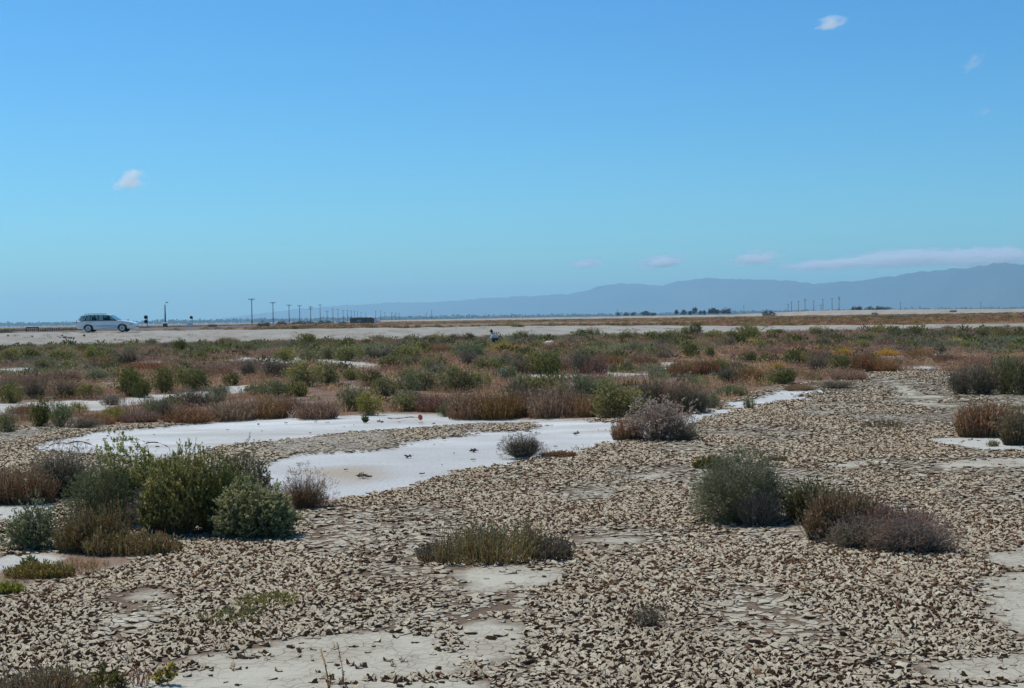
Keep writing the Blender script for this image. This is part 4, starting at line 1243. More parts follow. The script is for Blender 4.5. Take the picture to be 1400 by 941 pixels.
def crouching_person(loc, s):
    pr = empty('person', loc, 'crouching person in pale blue shirt and dark trousers picking among weeds', 'person', None, 0, (s, s, s))
    # facing left (-x): feet at the origin, hips low, back bent forward, one arm reaching to the ground
    J = [(.14, 0, .36), (.08, 0, .52), (-.02, 0, .66), (-.13, 0, .78), (-.20, 0, .86), (-.27, 0, .93), (-.31, 0, 1.01),                                  # 0-6 pelvis..head
         (.10, -.12, .34), (-.22, -.16, .44), (-.02, -.15, .08), (-.14, -.15, .04),                                                  # 7-10 right leg
         (.10, .12, .34), (-.20, .17, .42), (.0, .16, .08), (-.12, .16, .04),                                                   # 11-14 left leg
         (-.13, -.18, .76), (-.30, -.22, .54), (-.50, -.16, .38), (-.56, -.15, .34),                                                 # 15-18 arm reaching
         (-.13, .18, .76), (-.26, .22, .52), (-.40, .14, .44), (-.46, .13, .42)]                                                    # 19-22
    E = [(0, 1), (1, 2), (2, 3), (3, 4), (4, 5), (5, 6), (0, 7), (7, 8), (8, 9), (9, 10), (0, 11), (11, 12), (12, 13), (13, 14), (3, 15), (15, 16), (16, 17), (17, 18), (3, 19), (19, 20), (20, 21), (21, 22)]
    Rr = [.15, .14, .15, .14, .06, .085, .09, .10, .075, .05, .04, .10, .075, .05, .04, .06, .045, .032, .03, .06, .045, .032, .03]
    base = len(J)
    for hi, el in ((18, 17), (22, 21)):
        h = np.array(J[hi]); d = unit(h - np.array(J[el]))
        for k in range(5):
            off = np.array([0, (k - 2) * .017, 0])
            p1 = h + d * (.03 if k else .01) + off; p2 = p1 + d * (.035 + .006 * (2 - abs(k - 2))) + np.array([0, 0, -.02]); 
            J += [tuple(p1), tuple(p2)]; Rr += [.010, .008]; E += [(hi, len(J) - 2), (len(J) - 2, len(J) - 1)]
    skin_mesh('body', J, E, Rr, M_SKIN, pr, 2)
    T = [J[0], J[1], J[2], (-.12, 0, .77), J[15], J[16], (-.38, -.20, .47), J[19], J[20], (-.32, .19, .48)]
    skin_mesh('shirt', T, [(0, 1), (1, 2), (2, 3), (3, 4), (4, 5), (5, 6), (3, 7), (7, 8), (8, 9)], [.165, .175, .185, .165, .085, .066, .056, .085, .066, .056], M_SHIRT, pr)
    T = [(.14, 0, .35), J[7], J[8], (-.03, -.15, .12), J[11], J[12], (-.01, .16, .12)]
    skin_mesh('trousers', T, [(0, 1), (1, 2), (2, 3), (0, 4), (4, 5), (5, 6)], [.185, .135, .10, .075, .135, .10, .075], M_NAVY, pr)
    skin_mesh('hair', [(-.24, 0, 1.03), (-.29, 0, 1.07), (-.35, 0, 1.06), (-.20, 0, .96)], [(0, 1), (1, 2), (0, 3)], [.10, .10, .07, .06], M_HAIR, pr)
    for y in (-.15, .16):
        skin_mesh('shoe', [(.02, y, .04), (-.10, y, .04), (-.20, y, .035)], [(0, 1), (1, 2)], [.045, .045, .035], M_SHOE, pr, 1)
    bm = bmesh.new()
    add_cyl(bm, (-.375, -.035, 1.015), (-.40, -.035, 1.015), .012); add_cyl(bm, (-.375, .035, 1.015), (-.40, .035, 1.015), .012); bm_obj('eyes', bm, M_HAIR, pr)
    bm = bmesh.new(); add_cyl(bm, (-.38, 0, .985), (-.425, 0, .975), .02, .008); bm_obj('nose', bm, M_SKIN, pr)
    return pr


x, y = G(677, 470.5)
crouching_person((x, y, float(hz(x, y))), .86)


def driver(loc, rz):
    pr = empty('person', loc, 'driver with dark hair seated behind the wheel of the wagon', 'person', None, rz)
    J = [(-.12, 0, .78), (-.14, 0, .95), (-.14, 0, 1.08), (-.12, 0, 1.15), (-.10, 0, 1.22), (-.09, 0, 1.28), (-.14, .17, 1.07), (.05, .2, .93), (.30, .12, 1.0), (-.14, -.17, 1.07), (.05, -.2, .93), (.30, -.12, 1.0), (.15, .1, .76), (.15, -.1, .76)]
    E = [(0, 1), (1, 2), (2, 3), (3, 4), (4, 5), (2, 6), (6, 7), (7, 8), (2, 9), (9, 10), (10, 11), (0, 12), (0, 13)]
    skin_mesh('body', J, E, [.15, .15, .14, .055, .085, .085, .06, .045, .035, .06, .045, .035, .09, .09], M_SKIN, pr)
    skin_mesh('shirt', J[:3] + [J[6], J[7], J[9], J[10]], [(0, 1), (1, 2), (2, 3), (3, 4), (2, 5), (5, 6)], [.17, .17, .155, .075, .06, .075, .06], M_NAVY, pr)
    skin_mesh('hair', [(-.13, 0, 1.31), (-.15, 0, 1.24)], [(0, 1)], [.095, .08], M_HAIR, pr)
    return pr


ca, sa = math.cos(rad(3)), math.sin(rad(3))
lx, ly = .10, .38
driver((cx_ + lx * ca - ly * sa, cd_ + lx * sa + ly * ca, car_z), rad(3))

# ------------------------------------------------------------------ utility poles
M_WOOD = plain('weathered_pole', (.10, .075, .058), .9, 0, .2, 2); M_INS = plain('insulator', (.3, .32, .33), .4)
M_STEEL = plain('galvanised_steel', (.35, .36, .37), .5, .4)


def pole(px, ytop, d, label, group='utility poles along the railway', arms=1, armw=2.4, zb=0., r0_=.17, small=False, extra=None):
    p_ = P(px, ytop, d); H = p_[2] - zb
    o = empty('utility_pole', (p_[0], d, zb - .05), label, 'utility pole', group, rad(8))
    bm = bmesh.new(); add_cyl(bm, (0, 0, 0), (0, 0, H), r0_ * (1 + d / 3000), r0_ * .65 * (1 + d / 3000), 10); bm_obj('pole', bm, M_WOOD, o)
    for k in range(arms):
        z = H - .3 - k * 1.3
        bm = bmesh.new(); add_box(bm, (0, -.2, z), (armw, .14, .2)); bm_obj('crossarm', bm, M_WOOD, o)
        if not small:
            for x in (-armw * .46, -armw * .2, armw * .2, armw * .46):
                bm = bmesh.new(); add_cyl(bm, (x, -.2, z + .1), (x, -.2, z + .32), .06, .04, 8); bm_obj('insulator', bm, M_INS, o)
            bm = bmesh.new(); add_cyl(bm, (-armw * .3, -.18, z), (0, -.1, z - .7), .03, None, 6); bm_obj('brace', bm, M_WOOD, o)
            bm = bmesh.new(); add_cyl(bm, (armw * .3, -.18, z), (0, -.1, z - .7), .03, None, 6); bm_obj('brace', bm, M_WOOD, o)
    if extra == 'transformer':
        bm = bmesh.new(); add_cyl(bm, (.45, -.2, H - 2.4), (.45, -.2, H - 1.2), .32, None, 14); bm_obj('transformer', bm, M_STEEL, o, .04)
    if extra == 'lamp':
        bm = bmesh.new(); add_cyl(bm, (0, 0, H - .2), (1.6, 0, H + .2), .07, None, 8); bm_obj('lamp_arm', bm, M_STEEL, o)
        bm = bmesh.new(); add_box(bm, (1.8, 0, H + .2), (.7, .3, .2)); bm_obj('lamp_head', bm, M_STEEL, o, .05)
    return o


LEFTP = [(344, 408, 1), (373, 413, 1), (395, 416.5, 1), (409.5, 417.5, 1), (424.5, 419, 2), (437.5, 416.5, 1), (447, 425, 1), (455, 422, 1), (462, 422.5, 1), (469, 424, 1), (475, 424, 1), (480, 425, 1), (484.5, 425, 1), (489, 426, 1), (493.5, 427, 1), (500, 428, 1)]
PL = ['tallest utility pole, first beside the dark trackside bush', 'second tallest utility pole, just right of the trackside bush', 'third utility pole from the dark trackside bush', 'fourth utility pole from the dark trackside bush',
      'utility pole with two crossarms, fifth in the row', 'tall thin utility pole just after the double-armed one', 'short utility pole just after the tall thin one', 'eighth utility pole along the row before the brown shed',
      'ninth utility pole along the row before the brown shed', 'tenth utility pole along the row before the brown shed', 'last utility pole left of the brown shed', 'utility pole behind left end of the brown shed',
      'second pole rising behind the brown shed', 'third pole rising behind the brown shed', 'fourth pole rising behind the brown shed', 'pole rising behind pale tank on the brown shed']
for (px, yt, ar), lb in zip(LEFTP, PL):
    d = 58 * F / (553 - px)
    pole(px, yt, d, lb, arms=ar, armw=2.6, small=d > 1000)
FARP = [(513.5, 425, 1500, 'yellowish pole with a top box just right of the brown shed', 1), (520.5, 425, 1700, 'pole with one crossarm left of the far pole cluster', 1), (526, 427, 1900, 'second pole of the far cluster right of the shed', 1),
        (535.5, 427, 1800, 'thick pole starting the double-armed far cluster', 2), (541, 428, 1900, 'double-armed pole, left of the closest far pair', 2), (545.5, 428, 1950, 'double-armed pole, right of the closest far pair', 2),
        (583, 428, 1800, 'thin pole just left of the lamp pole', 1), (612, 431, 2400, 'faint thin pole first beyond the lamp pole', 1), (624, 431.5, 2500, 'faint thin pole second beyond the lamp pole', 1), (646, 431, 2300, 'faint thin pole above left side of the crouching person', 1),
        (663, 429, 2200, 'faint pole directly above the crouching person', 1), (699, 428.5, 2100, 'faint pole above right side of the olive bush', 1), (706, 430, 2300, 'faint pole second above right side of olive bush', 1),
        (844, 423, 2000, 'lone faint pole before the distant dark trees', 1), (1017, 417.5, 1900, 'lone faint pole right of the distant dark trees', 1)]
for px, yt, d, lb, ar in FARP: pole(px, yt, d, lb, 'far faint utility poles', ar, 2.6, small=True)
pole(590, 424, 1500, 'dark lamp pole standing alone on the levee line', 'far faint utility poles', 0, extra='lamp', small=True)
RIGHTP = [(1077.5, 415.5, 'shortest pole at left of the group behind levee', 1), (1082, 412.5, 'second pole at left of the group behind levee', 1), (1091.5, 411.5, 'pole standing beside the small pale mound on the levee', 1),
          (1100.5, 408.5, 'thick pole with crossarm, fourth of the levee group', 2), (1112.5, 411, 'fifth pole of the levee group', 1), (1122.5, 417, 'short pole between two taller ones on the levee', 1), (1125, 409, 'sixth tall pole of the levee group', 1),
          (1137.5, 408, 'thin pole just left of the transformer pole', 1), (1147, 406, 'darkest pole with a transformer at right of levee group', 1)]
for px, yt, lb, ar in RIGHTP: pole(px, yt, 1150, lb, 'utility poles behind the levee', ar, 2.4, 0, .16, small=(px != 1147), extra='transformer' if px == 1147 else None)
pole(1231, 413.5, 1500, 'lone thin pole right of the faint treetops', 'far faint utility poles', 1, 2.2, small=True)
pole(1341, 413, 1500, 'lone thin pole below the tallest mountain', 'far faint utility poles', 1, 2.2, small=True)


# ------------------------------------------------------------------ railway signals, mast, shed, railing
def signal(px, ytop, d, heads, label):
    p_ = P(px, ytop, d); zb = .85; H = p_[2] - zb
    o = empty('railway_signal', (p_[0], d, zb - .05), label, 'railway signal', 'railway signals')
    bm = bmesh.new(); add_cyl(bm, (.35, 0, 0), (.35, 0, H), .09, None, 10); bm_obj('mast', bm, M_STEEL, o)
    bm = bmesh.new(); add_box(bm, (.35, 0, .2), (.7, .6, .45)); bm_obj('base', bm, M_STEEL, o, .03)
    for k in range(heads):
        z = H - .35 - k * .95
        bm = bmesh.new(); add_cyl(bm, (0.05, -.12, z), (0.05, -.06, z), .44, None, 20); add_cyl(bm, (.05, -.06, z), (.05, .22, z), .2, None, 14)
        h = bm_obj('target', bm, M_BLACK, o)
        bm = bmesh.new(); add_cyl(bm, (.05, -.40, z), (.05, -.121, z), .13, None, 12); bm_obj('hood', bm, M_BLACK, h)
        bm = bmesh.new(); add_box(bm, (.2, 0, z), (.3, .08, .08)); bm_obj('bracket', bm, M_STEEL, o)


signal(199.2, 431.5, 320, 2, 'railway signal with two round black heads right of the wagon')
signal(261.3, 432.3, 390, 1, 'railway signal with a single round black head')
M_WHITE = plain('white_painted_metal', (.78, .79, .79), .5); M_BROWN = plain('brown_boards', (.14, .095, .07), .85, 0, .25, 1.2); M_PALEROOF = plain('pale_roof_sheet', (.42, .36, .30), .7); M_RUST = plain('rust_orange', (.42, .10, .03), .8, 0, .25, 20)

p_ = P(225.5, 416.5, 345); zb = .85; H = p_[2] - zb
o = empty('crossing_mast', (p_[0], 345, zb - .05), 'tall dark mast with small top flag beside the white-roofed cabinet', 'mast')
bm = bmesh.new(); add_cyl(bm, (0, 0, 0), (0, 0, H * .6), .20, .17, 10); add_cyl(bm, (0, 0, H * .6), (0, 0, H), .15, .11, 10); bm_obj('pole', bm, M_WOOD, o)
bm = bmesh.new(); add_box(bm, (.5, 0, H + .55), (.5, .05, .25)); add_cyl(bm, (.05, 0, H - .1), (.30, 0, H + .5), .03, None, 6); bm_obj('flag', bm, M_PALEROOF, o)
p_ = P(226, 447, 343)
o = empty('signal_cabinet', (p_[0], 343, .82), 'dark equipment cabinet with wide white roof at foot of mast', 'cabinet', 'trackside cabinets')
bm = bmesh.new(); add_box(bm, (0, 0, .42), (.95, .8, .84)); bm_obj('cabinet_box', bm, M_BROWN, o, .03)
bm = bmesh.new(); add_box(bm, (0, 0, 1.02), (1.75, 1.2, .22)); add_box(bm, (0, 0, 1.2), (1.1, .8, .14)); bm_obj('roof', bm, M_WHITE, o, .05)
p_ = P(262, 445, 388)
o = empty('signal_cabinet', (p_[0] - .5, 388, .80), 'low white equipment box at foot of the single-headed signal', 'cabinet', 'trackside cabinets')
bm = bmesh.new(); add_box(bm, (0, 0, .45), (1.5, .8, .9)); bm_obj('cabinet_box', bm, M_WHITE, o, .03)
bm = bmesh.new(); add_box(bm, (0, 0, .95), (1.7, 1., .1)); bm_obj('roof', bm, M_WHITE, o, .02)

# dark railing by the track
p0 = P(35.5, 451, 205); p1 = P(53, 451, 205)
Wd = p1[0] - p0[0]
o = empty('railing', ((p0[0] + p1[0]) / 2, 205, .80), 'low dark timber railing beside the railway left of the wagon', 'railing')
bm = bmesh.new(); add_box(bm, (0, 0, .62), (Wd, .12, .14)); bm_obj('top_rail', bm, M_WOOD, o)
for k in range(2):
    bm = bmesh.new(); add_box(bm, ((-.5 + k) * (Wd - .12), 0, .28), (.14, .14, .56)); bm_obj('post', bm, M_WOOD, o)
for k in range(5):
    bm = bmesh.new(); add_box(bm, ((-.5 + (k + 1) / 6) * Wd, .03, .28), (.06, .08, .56)); bm_obj('post', bm, M_WOOD, o)
# line of short dark stakes running on to the wagon
a0 = P(55, 451, 205); a1 = P(112, 451, 235)
o = empty('stake_fence', (a0[0], a0[1], .80), 'row of short dark stakes between the railing and the wagon', 'fence')
ns = 20
for k in range(ns):
    t = k / (ns - 1); q = a0 * (1 - t) + a1 * t
    bm = bmesh.new(); add_cyl(bm, (q[0] - a0[0], q[1] - a0[1], 0), (q[0] - a0[0], q[1] - a0[1], .28 + .1 * ((k * 7) % 3)), .09, .07, 6); bm_obj('stake', bm, M_WOOD, o)
bm = bmesh.new(); add_cyl(bm, (0, 0, .16), (a1[0] - a0[0], a1[1] - a0[1], .16), .06, None, 6); bm_obj('rail', bm, M_WOOD, o)

# rails of the track
for sgn, lb in ((-1, 'far steel rail of the track'), (1, 'near steel rail of the track')):
    bm = bmesh.new()
    for d0, d1 in ((160, 260), (260, 420), (420, 700), (700, 1100)):
        z0 = float(np.interp(d0, [150, 200, 320, 500, 900], [.95, .92, .85, .7, .5])) + .07; z1 = float(np.interp(d1, [150, 200, 320, 500, 900], [.95, .92, .85, .7, .5])) + .07
        add_cyl(bm, (rail_pt(d0) + sgn * .75, d0, z0), (rail_pt(d1) + sgn * .75, d1, z1), .07, None, 6)
    props(bm_obj('steel_rail', bm, M_WOOD), lb, None, None, 'structure')

# brown shed
d = 760; q0 = P(478.5, 443, d); q1 = P(511, 443, d); W = q1[0] - q0[0]; H = P(495, 434.6, d)[2]
o = empty('trackside_shed', ((q0[0] + q1[0]) / 2, d + 2, 0), 'long low brown shed at end of the pole row', 'shed')
bm = bmesh.new(); add_box(bm, (-W * .07, 0, H / 2), (W * .86, 4, H)); bm_obj('wall', bm, M_BROWN, o)
bm = bmesh.new(); add_box(bm, (W * .435, .3, H * .46), (W * .13, 3.2, H * .92)); bm_obj('lean_to', bm, M_BROWN, o)
bm = bmesh.new(); add_box(bm, (-W * .02, -.2, H + .12), (W * .5, 4.2, .22)); bm_obj('roof', bm, M_PALEROOF, o)
bm = bmesh.new(); add_box(bm, (-W * .12, -2.05, H * .52), (W * .18, .08, H * .28)); bm_obj('pale_panel', bm, M_TRIM, o)
bm = bmesh.new(); add_box(bm, (W * .16, -2.04, H * .36), (W * .09, .08, H * .7)); bm_obj('door', bm, M_DARK, o)
q = P(506, 434, d); 
o = empty('water_tank', (q[0], d + 2, H * .92 + .02), 'small white tank on top of the brown shed', 'tank')
bm = bmesh.new(); add_cyl(bm, (-.9, 0, .4), (.9, 0, .4), .55, None, 18); bm_obj('tank_shell', bm, M_WHITE, o, .06)
bm = bmesh.new(); add_box(bm, (-.6, 0, .06), (.15, .9, .12)); bm_obj('cradle', bm, M_STEEL, o)
bm = bmesh.new(); add_box(bm, (.6, 0, .06), (.15, .9, .12)); bm_obj('cradle', bm, M_STEEL, o)
q = P(516, 441, 800)
o = empty('white_hut', (q[0], 800, 0), 'small white hut just right of the brown shed', 'hut')
bm = bmesh.new(); add_box(bm, (0, 0, .8), (3.4, 2.4, 1.6)); bm_obj('wall', bm, M_WHITE, o)
bm = extrude_xz([(-1.9, 1.6), (1.9, 1.6), (0, 2.3)], -1.35, 1.35); bm_obj('roof', bm, M_WHITE, o)
bm = bmesh.new(); add_box(bm, (-.6, -1.22, .65), (.8, .06, 1.3)); bm_obj('door', bm, M_STEEL, o)
# a few pale roofs of far farm buildings
for px, d, W_, lb in ((561, 2300, 5, 'tiny pale far building right of the pole cluster'), (589.5, 1600, 3.2, 'tiny white box at foot of the lamp pole'), (463, 1000, 3, 'tiny pale box among the poles left of the shed')):
    q = P(px, 438, d); zg = 0.
    o = empty('farm_building', (q[0], d, 0), lb, 'building', 'tiny far buildings')
    bm = bmesh.new(); add_box(bm, (0, 0, 1.6), (W_, W_, 3.2)); bm_obj('wall', bm, M_WHITE, o)
    bm = bmesh.new(); add_box(bm, (0, 0, 3.3), (W_ * 1.1, W_ * 1.1, .25)); bm_obj('roof', bm, M_PALEROOF, o)

# ------------------------------------------------------------------ small things on the ground
# rust orange disc with a wire
x, y = G(575, 574)
o = empty('can_lid', (x, y, float(hz(x, y))), 'rust orange disc standing on edge on the white pan', 'lid')
bm = bmesh.new(); add_cyl(bm, (-.012, -.014, .042), (.006, .002, .046), .047, None, 22); bm_obj('disc', bm, M_RUST, o, .004)
bm = bmesh.new(); add_cyl(bm, (-.018, -.019, .042), (-.011, -.013, .042), .03, None, 18); bm_obj('raised_rim', bm, M_RUST, o)
r = np.random.default_rng(5); pb = PB()
pts = [G(530 + i * 6, 573.5 + 1.2 * math.sin(i * .9)) for i in range(8)]
for (ax, ay), (bx, by) in zip(pts, pts[1:]): pb.stalks(r, np.array([[ax - x, ay - y, .03]]), np.array([[bx - x, by - y, .03]]), .02, .02, np.array([[.25, .17, .12]]), .03)
props(link('wire', pb.mesh('wire', M_TWIG), None, (x, y, float(hz(x, y)))), 'thin brown wire trailing left from the orange disc', 'wire')


def crumple(name, px, py, w_, d_, h_, mat, label, cat, seed):
    x, y = G(px, py); r = np.random.default_rng(seed)
    n, m_ = 16, 9
    u, v = np.meshgrid(np.linspace(-.5, .5, n), np.linspace(-.5, .5, m_))
    prof = np.clip(1 - (np.abs(u) * 1.95) ** 4, 0, 1) * np.clip(1 - (np.abs(v) * 1.95) ** 3, 0, 1)
    z = prof * (.55 + .7 * fbm(u * 7 + seed, v * 4, seed, 3)) * h_
    X = u * w_ + (r.random(u.shape) - .5) * w_ * .03; Y = v * d_ + (r.random(u.shape) - .5) * d_ * .08
    ix = np.arange(n * m_).reshape(m_, n)
    q = np.stack([ix[:-1, :-1], ix[:-1, 1:], ix[1:, 1:], ix[1:, :-1]], -1).reshape(-1, 4)
    o = link(name, npmesh(name, np.stack([X, Y, z], -1).reshape(-1, 3), q, None, [mat]), None, (x, y, float(hz(x, y)) + .05))
    return props(o, label, cat)


crumple('white_sheet', 751, 470.5, .80, .5, .20, M_WHITE, 'crumpled white sheet lying among weeds right of the person', 'sheet', 3)
crumple('paper_scrap', 687.5, 517, .20, .16, .22, M_WHITE, 'small white paper scrap caught among the shrubs', 'scrap', 4)
# dead twigs on the white pan
for px, py, w_, lb in ((497, 662, 22, 'long dark dead twig on the tan part of the white pan'), (650, 624, 11, 'dark bit of bark on the white pan left of the twig tuft'), (353, 643, 9, 'short brown stick at gravel edge, nearer the big clump'),
                       (357, 647, 6, 'tiny stick just below the short brown stick'), (520, 577, 7, 'small dark twig left of the orange disc wire'), (559, 634, 5, 'tiny pebble-like clod in middle of the lower pan'), (788, 598, 4, 'tiny upright twig on pan left of the rust weed tuft')):
    x, y = G(px, py); k = y / F; r = np.random.default_rng(int(px)); pb = PB()
    n = 12
    c_ = (r.random((n, 3)) - .5) * np.array([w_ * k * .8, .10, .0]) + [0, 0, .012]
    dv = unit(r.normal(size=(n, 3)) * [1, .5, .25]) * (w_ * k * .22)
    dv[:, 2] = np.abs(dv[:, 2])
    pb.stalks(r, c_ - dv * [1, 1, 0], c_ + dv, .014, .008, pick(r, [(.10, .06, .045), (.17, .11, .08)], n), .1)
    pb.leaves(r, c_, unit(r.normal(size=(n, 3)) * [1, 1, .3] + [0, 0, .2]), .05 * np.ones(n), .025 * np.ones(n), pick(r, [(.10, .06, .045), (.17, .11, .08)], n))
    props(link('dead_twig', pb.mesh('dead_twig', M_TWIG), None, (x, y, float(hz(x, y)) - .01)), lb, 'twig', 'bits of dead wood on the white pan')
# bare white branches
for px, py, h_, lb in ((402, 570, 12, 'bleached bare branch at pan edge below the yellow-green shrub'), (1158, 505, 14, 'bleached forked branch among scrub at right')):
    x, y = G(px, py); k = y / F; r = np.random.default_rng(int(px)); pb = PB(); n = 9
    p0_ = (r.random((n, 3)) - .5) * np.array([.12, .1, 0]); p1_ = p0_ + unit(r.normal(size=(n, 3)) * [.8, .5, .4] + [0, 0, .9]) * h_ * k
    pb.stalks(r, p0_, p1_, .03, .012, pick(r, PINK, n) * 1.3, .12)
    props(link('bare_branch', pb.mesh('bare_branch', M_TWIG), None, (x, y, float(hz(x, y)))), lb, 'branch')

# rocks on the road bank
M_ROCK = plain('dark_rock', (.22, .195, .17), .9, 0, .3, 4)
def bank_z(X, d):
    z = crest_z(X); ft = float(np.interp(X, [-60, 0, 60], [7, 9, 20])); t = (128 + .37 * X - d) / ft
    return float(np.interp(t, [0, .25, .6, 1.], [z, .8 * z, .38 * z, 0.]))


RK = [(79, 461, 3), (85, 460, 4), (90, 462, 3), (97, 463.5, 4), (115, 459, 4), (157, 465, 4), (82, 466, 3), (65, 463, 3), (88, 468, 5), (94, 470, 4), (101, 468, 3), (11, 464, 3), (44, 465, 3), (231, 463, 2.5), (264, 460, 2.5)]
for i, (px, py, pw) in enumerate(RK):
    v = ray(px, py); X = v[0] * 112; dd = 112.
    for it in range(30):                           # walk the sight line to the bank's surface
        zz = EYE + v[2] / v[1] * dd; X = v[0] / v[1] * dd
        if zz <= bank_z(X, dd): break
        dd += .35
    r = np.random.default_rng(i); bm = bmesh.new(); bmesh.ops.create_icosphere(bm, subdivisions=2, radius=1)
    for v_ in bm.verts:
        c_ = v_.co.copy(); v_.co *= .8 + .35 * float(fbm(c_.x * 1.5 + i, c_.y * 1.5 + c_.z, i, 2)); 
    k = pw * dd / F / 2
    me = bpy.data.meshes.new('rock'); bm.to_mesh(me); bm.free(); me.materials.append(M_ROCK)
    side = ['on the bank below the wagon', 'on the bank left of the wagon', 'on the bank right of the wagon'][0 if 75 < px < 190 else (1 if px <= 75 else 2)]
    props(link('rock', me, None, (X, dd, bank_z(X, dd) + k * .2), i * 1.3, (k, k, k * .75)), 'small dark rock ' + side, 'rock', 'dark rocks ' + side)


r = np.random.default_rng(55); n = 3200
X = -48 + 110 * r.random(n); t = r.random(n) ** .8
ftx = np.interp(X, [-60, 0, 60], [7, 9, 20]); Yb = 128 + .37 * X - ftx * t
keep = (fbm(X * .25, Yb * .4, 66, 3) > .46) & (r.random(n) < .12 + .9 * t ** 2)
X = X[keep]; Yb = Yb[keep]
Zb = np.array([bank_z(a_, b_) for a_, b_ in zip(X, Yb)])
stamp('bank_weeds', np.column_stack([X, Yb, Zb - .03]), .35 + .5 * r.random(len(X)), WV, M_WEED, tint_weed, 'sparse dry weeds on the sloping front of the road bank', 'dry weeds', 6, hs=.12 + .25 * r.random(len(X)))


# ------------------------------------------------------------------ trees, far bushes
def crown_arr(r, n, lobes, ll, pal):
    pb = PB()
    for lo in lobes:
        m_ = int(n * lo[6]); d = dome(r, m_, -.6); f = lump(r)
        p_ = np.array(lo[:3]) + d * np.array(lo[3:6]) * (f(d) * (1 - .5 * r.random(m_) ** 1.5))[:, None]
        pb.leaves(r, p_, unit(d + r.normal(size=(m_, 3)) * .6), ll * (.6 + .8 * r.random(m_)), ll * .6 * (.6 + .8 * r.random(m_)), pick(r, pal, m_))
    return pb


TREEPAL = [(.045, .052, .034), (.06, .066, .042), (.035, .04, .028)]


def tree(px, ytop, ybase, pw, d, label, group, seed):
    r = np.random.default_rng(seed)
    q = P(px, ytop, d); W = pw * d / F; H = q[2]
    o = empty('tree', (q[0], d, 0), label, 'tree', group)
    lobes = [(0, 0, H * .62, W * .40, W * .4, H * .34, .5)]
    for i in range(4): lobes.append(((r.random() - .5) * W * .6, (r.random() - .5) * W * .5, H * (.45 + .4 * r.random()), W * .26, W * .26, H * .2, .2))
    link('crown', crown_arr(r, 420, lobes, max(W, H) * .11, TREEPAL).mesh('crown', M_LEAF), o)
    bm = bmesh.new(); add_cyl(bm, (0, 0, -.2), (0, 0, H * .6), .025 * H, .012 * H, 8)
    for i in range(4): add_cyl(bm, (0, 0, H * (.25 + .08 * i)), ((r.random() - .5) * W * .6, (r.random() - .5) * W * .6, H * .65), .012 * H, .005 * H, 6)
    bm_obj('trunk', bm, M_WOOD, o)


TR = [(925, 424.5, 5, 'small round dark tree, alone at left of the distant row'), (934.5, 424.5, 8, 'second round tree in the distant row'), (943.5, 425.5, 6, 'low tree between the second and the tall one'), (949.5, 421.5, 7, 'tallest slim tree in left half of distant row'),
      (957.5, 425.5, 6, 'low tree just right of the tall slim one'), (962.8, 425, 3, 'tiny slim tree in middle of the distant row'), (971, 423, 6, 'left of three crowns growing together in distant row'), (976, 422, 8, 'highest of three crowns growing together in distant row'), (980.5, 424, 5, 'right of three crowns growing together in distant row'),
      (989, 422.5, 9, 'broad tree near the right of the distant row'), (996, 422.5, 9, 'broad tree at right end of the distant row'),
      (845, 427.5, 5, 'small faint tree at left of the low grove'), (856, 427, 8, 'low faint tree in middle of low grove'), (866, 427, 8, 'second low faint tree in middle of low grove'), (882, 426.5, 14, 'widest faint tree of the low grove'), (892, 428.5, 10, 'flat faint tree at right of low grove')]
for i, (px, yt, pw, lb) in enumerate(TR): tree(px, yt, 431, pw, 1750 if px > 900 else 2300, lb, 'distant dark trees beyond the levee', 500 + i)
for i, (px, yt, pw, lb) in enumerate([(1169, 420.5, 12, 'faint low treetop first right of the transformer pole'), (1174, 418.8, 8, 'faint pointed treetop second right of the transformer pole'), (1190, 420.5, 14, 'flat faint treetop in middle of the far treetops'),
                                      (1201, 419.3, 9, 'rounded faint treetop fourth of the far treetops'), (1210, 420.5, 14, 'flat faint treetop at right end of far treetops')]):
    tree(px, yt, 423, pw, 1400, lb, 'faint treetops behind the levee', 540 + i)
for px, py, pw, ph, d, lb in ((1051, 434, 16, 9, 1000, 'dark round bush on front of the levee'), (9, 453, 22, 9, 190, 'dark bush at far left edge beside the railway'), (361, 446.5, 15, 7, 500, 'dark trackside bush between the two tallest poles'),
                              (385, 444, 13, 5, 620, 'low dark bush just right of second tallest pole'), (445, 443, 20, 5, 760, 'low dark bush row below the short utility poles'), (469, 443, 10, 3.5, 760, 'small dark bush left of the brown shed'), (415, 443, 30, 4, 700, 'long dark bush strip below middle poles'),
                              (290, 447, 12, 4, 400, 'small dark bush on the railway right of single-headed signal'), (1196, 431, 8, 4, 900, 'small dark bush on levee foot below the treetops'), (1303, 427, 9, 3, 900, 'small dark bush on levee foot at right')):
    q = P(px, py, d); W = pw * d / F; H = ph * d / F
    r = np.random.default_rng(int(px)); z0 = max(q[2], 0) if d > 210 else .3
    pb = crown_arr(r, 700, [(0, 0, .36, .46, .42, .5, .5), (-.28, 0, .25, .24, .24, .34, .25), (.26, 0, .27, .24, .24, .36, .25)], .11, [(.04, .05, .03), (.06, .068, .038), (.03, .036, .025)])
    v, qq, c = pb.arrays(); kk = v[:, 2] > 0
    o = link('dark_bush', npmesh('dark_bush', np.column_stack([v[:, :2], np.maximum(v[:, 2], 0)]), qq, None, [M_LEAF], col=c), None, (q[0], d, max(0, z0 - .1)), 0, (W, W, H / .85))
    props(o, lb, 'bush', 'dark bushes along the railway and levee')
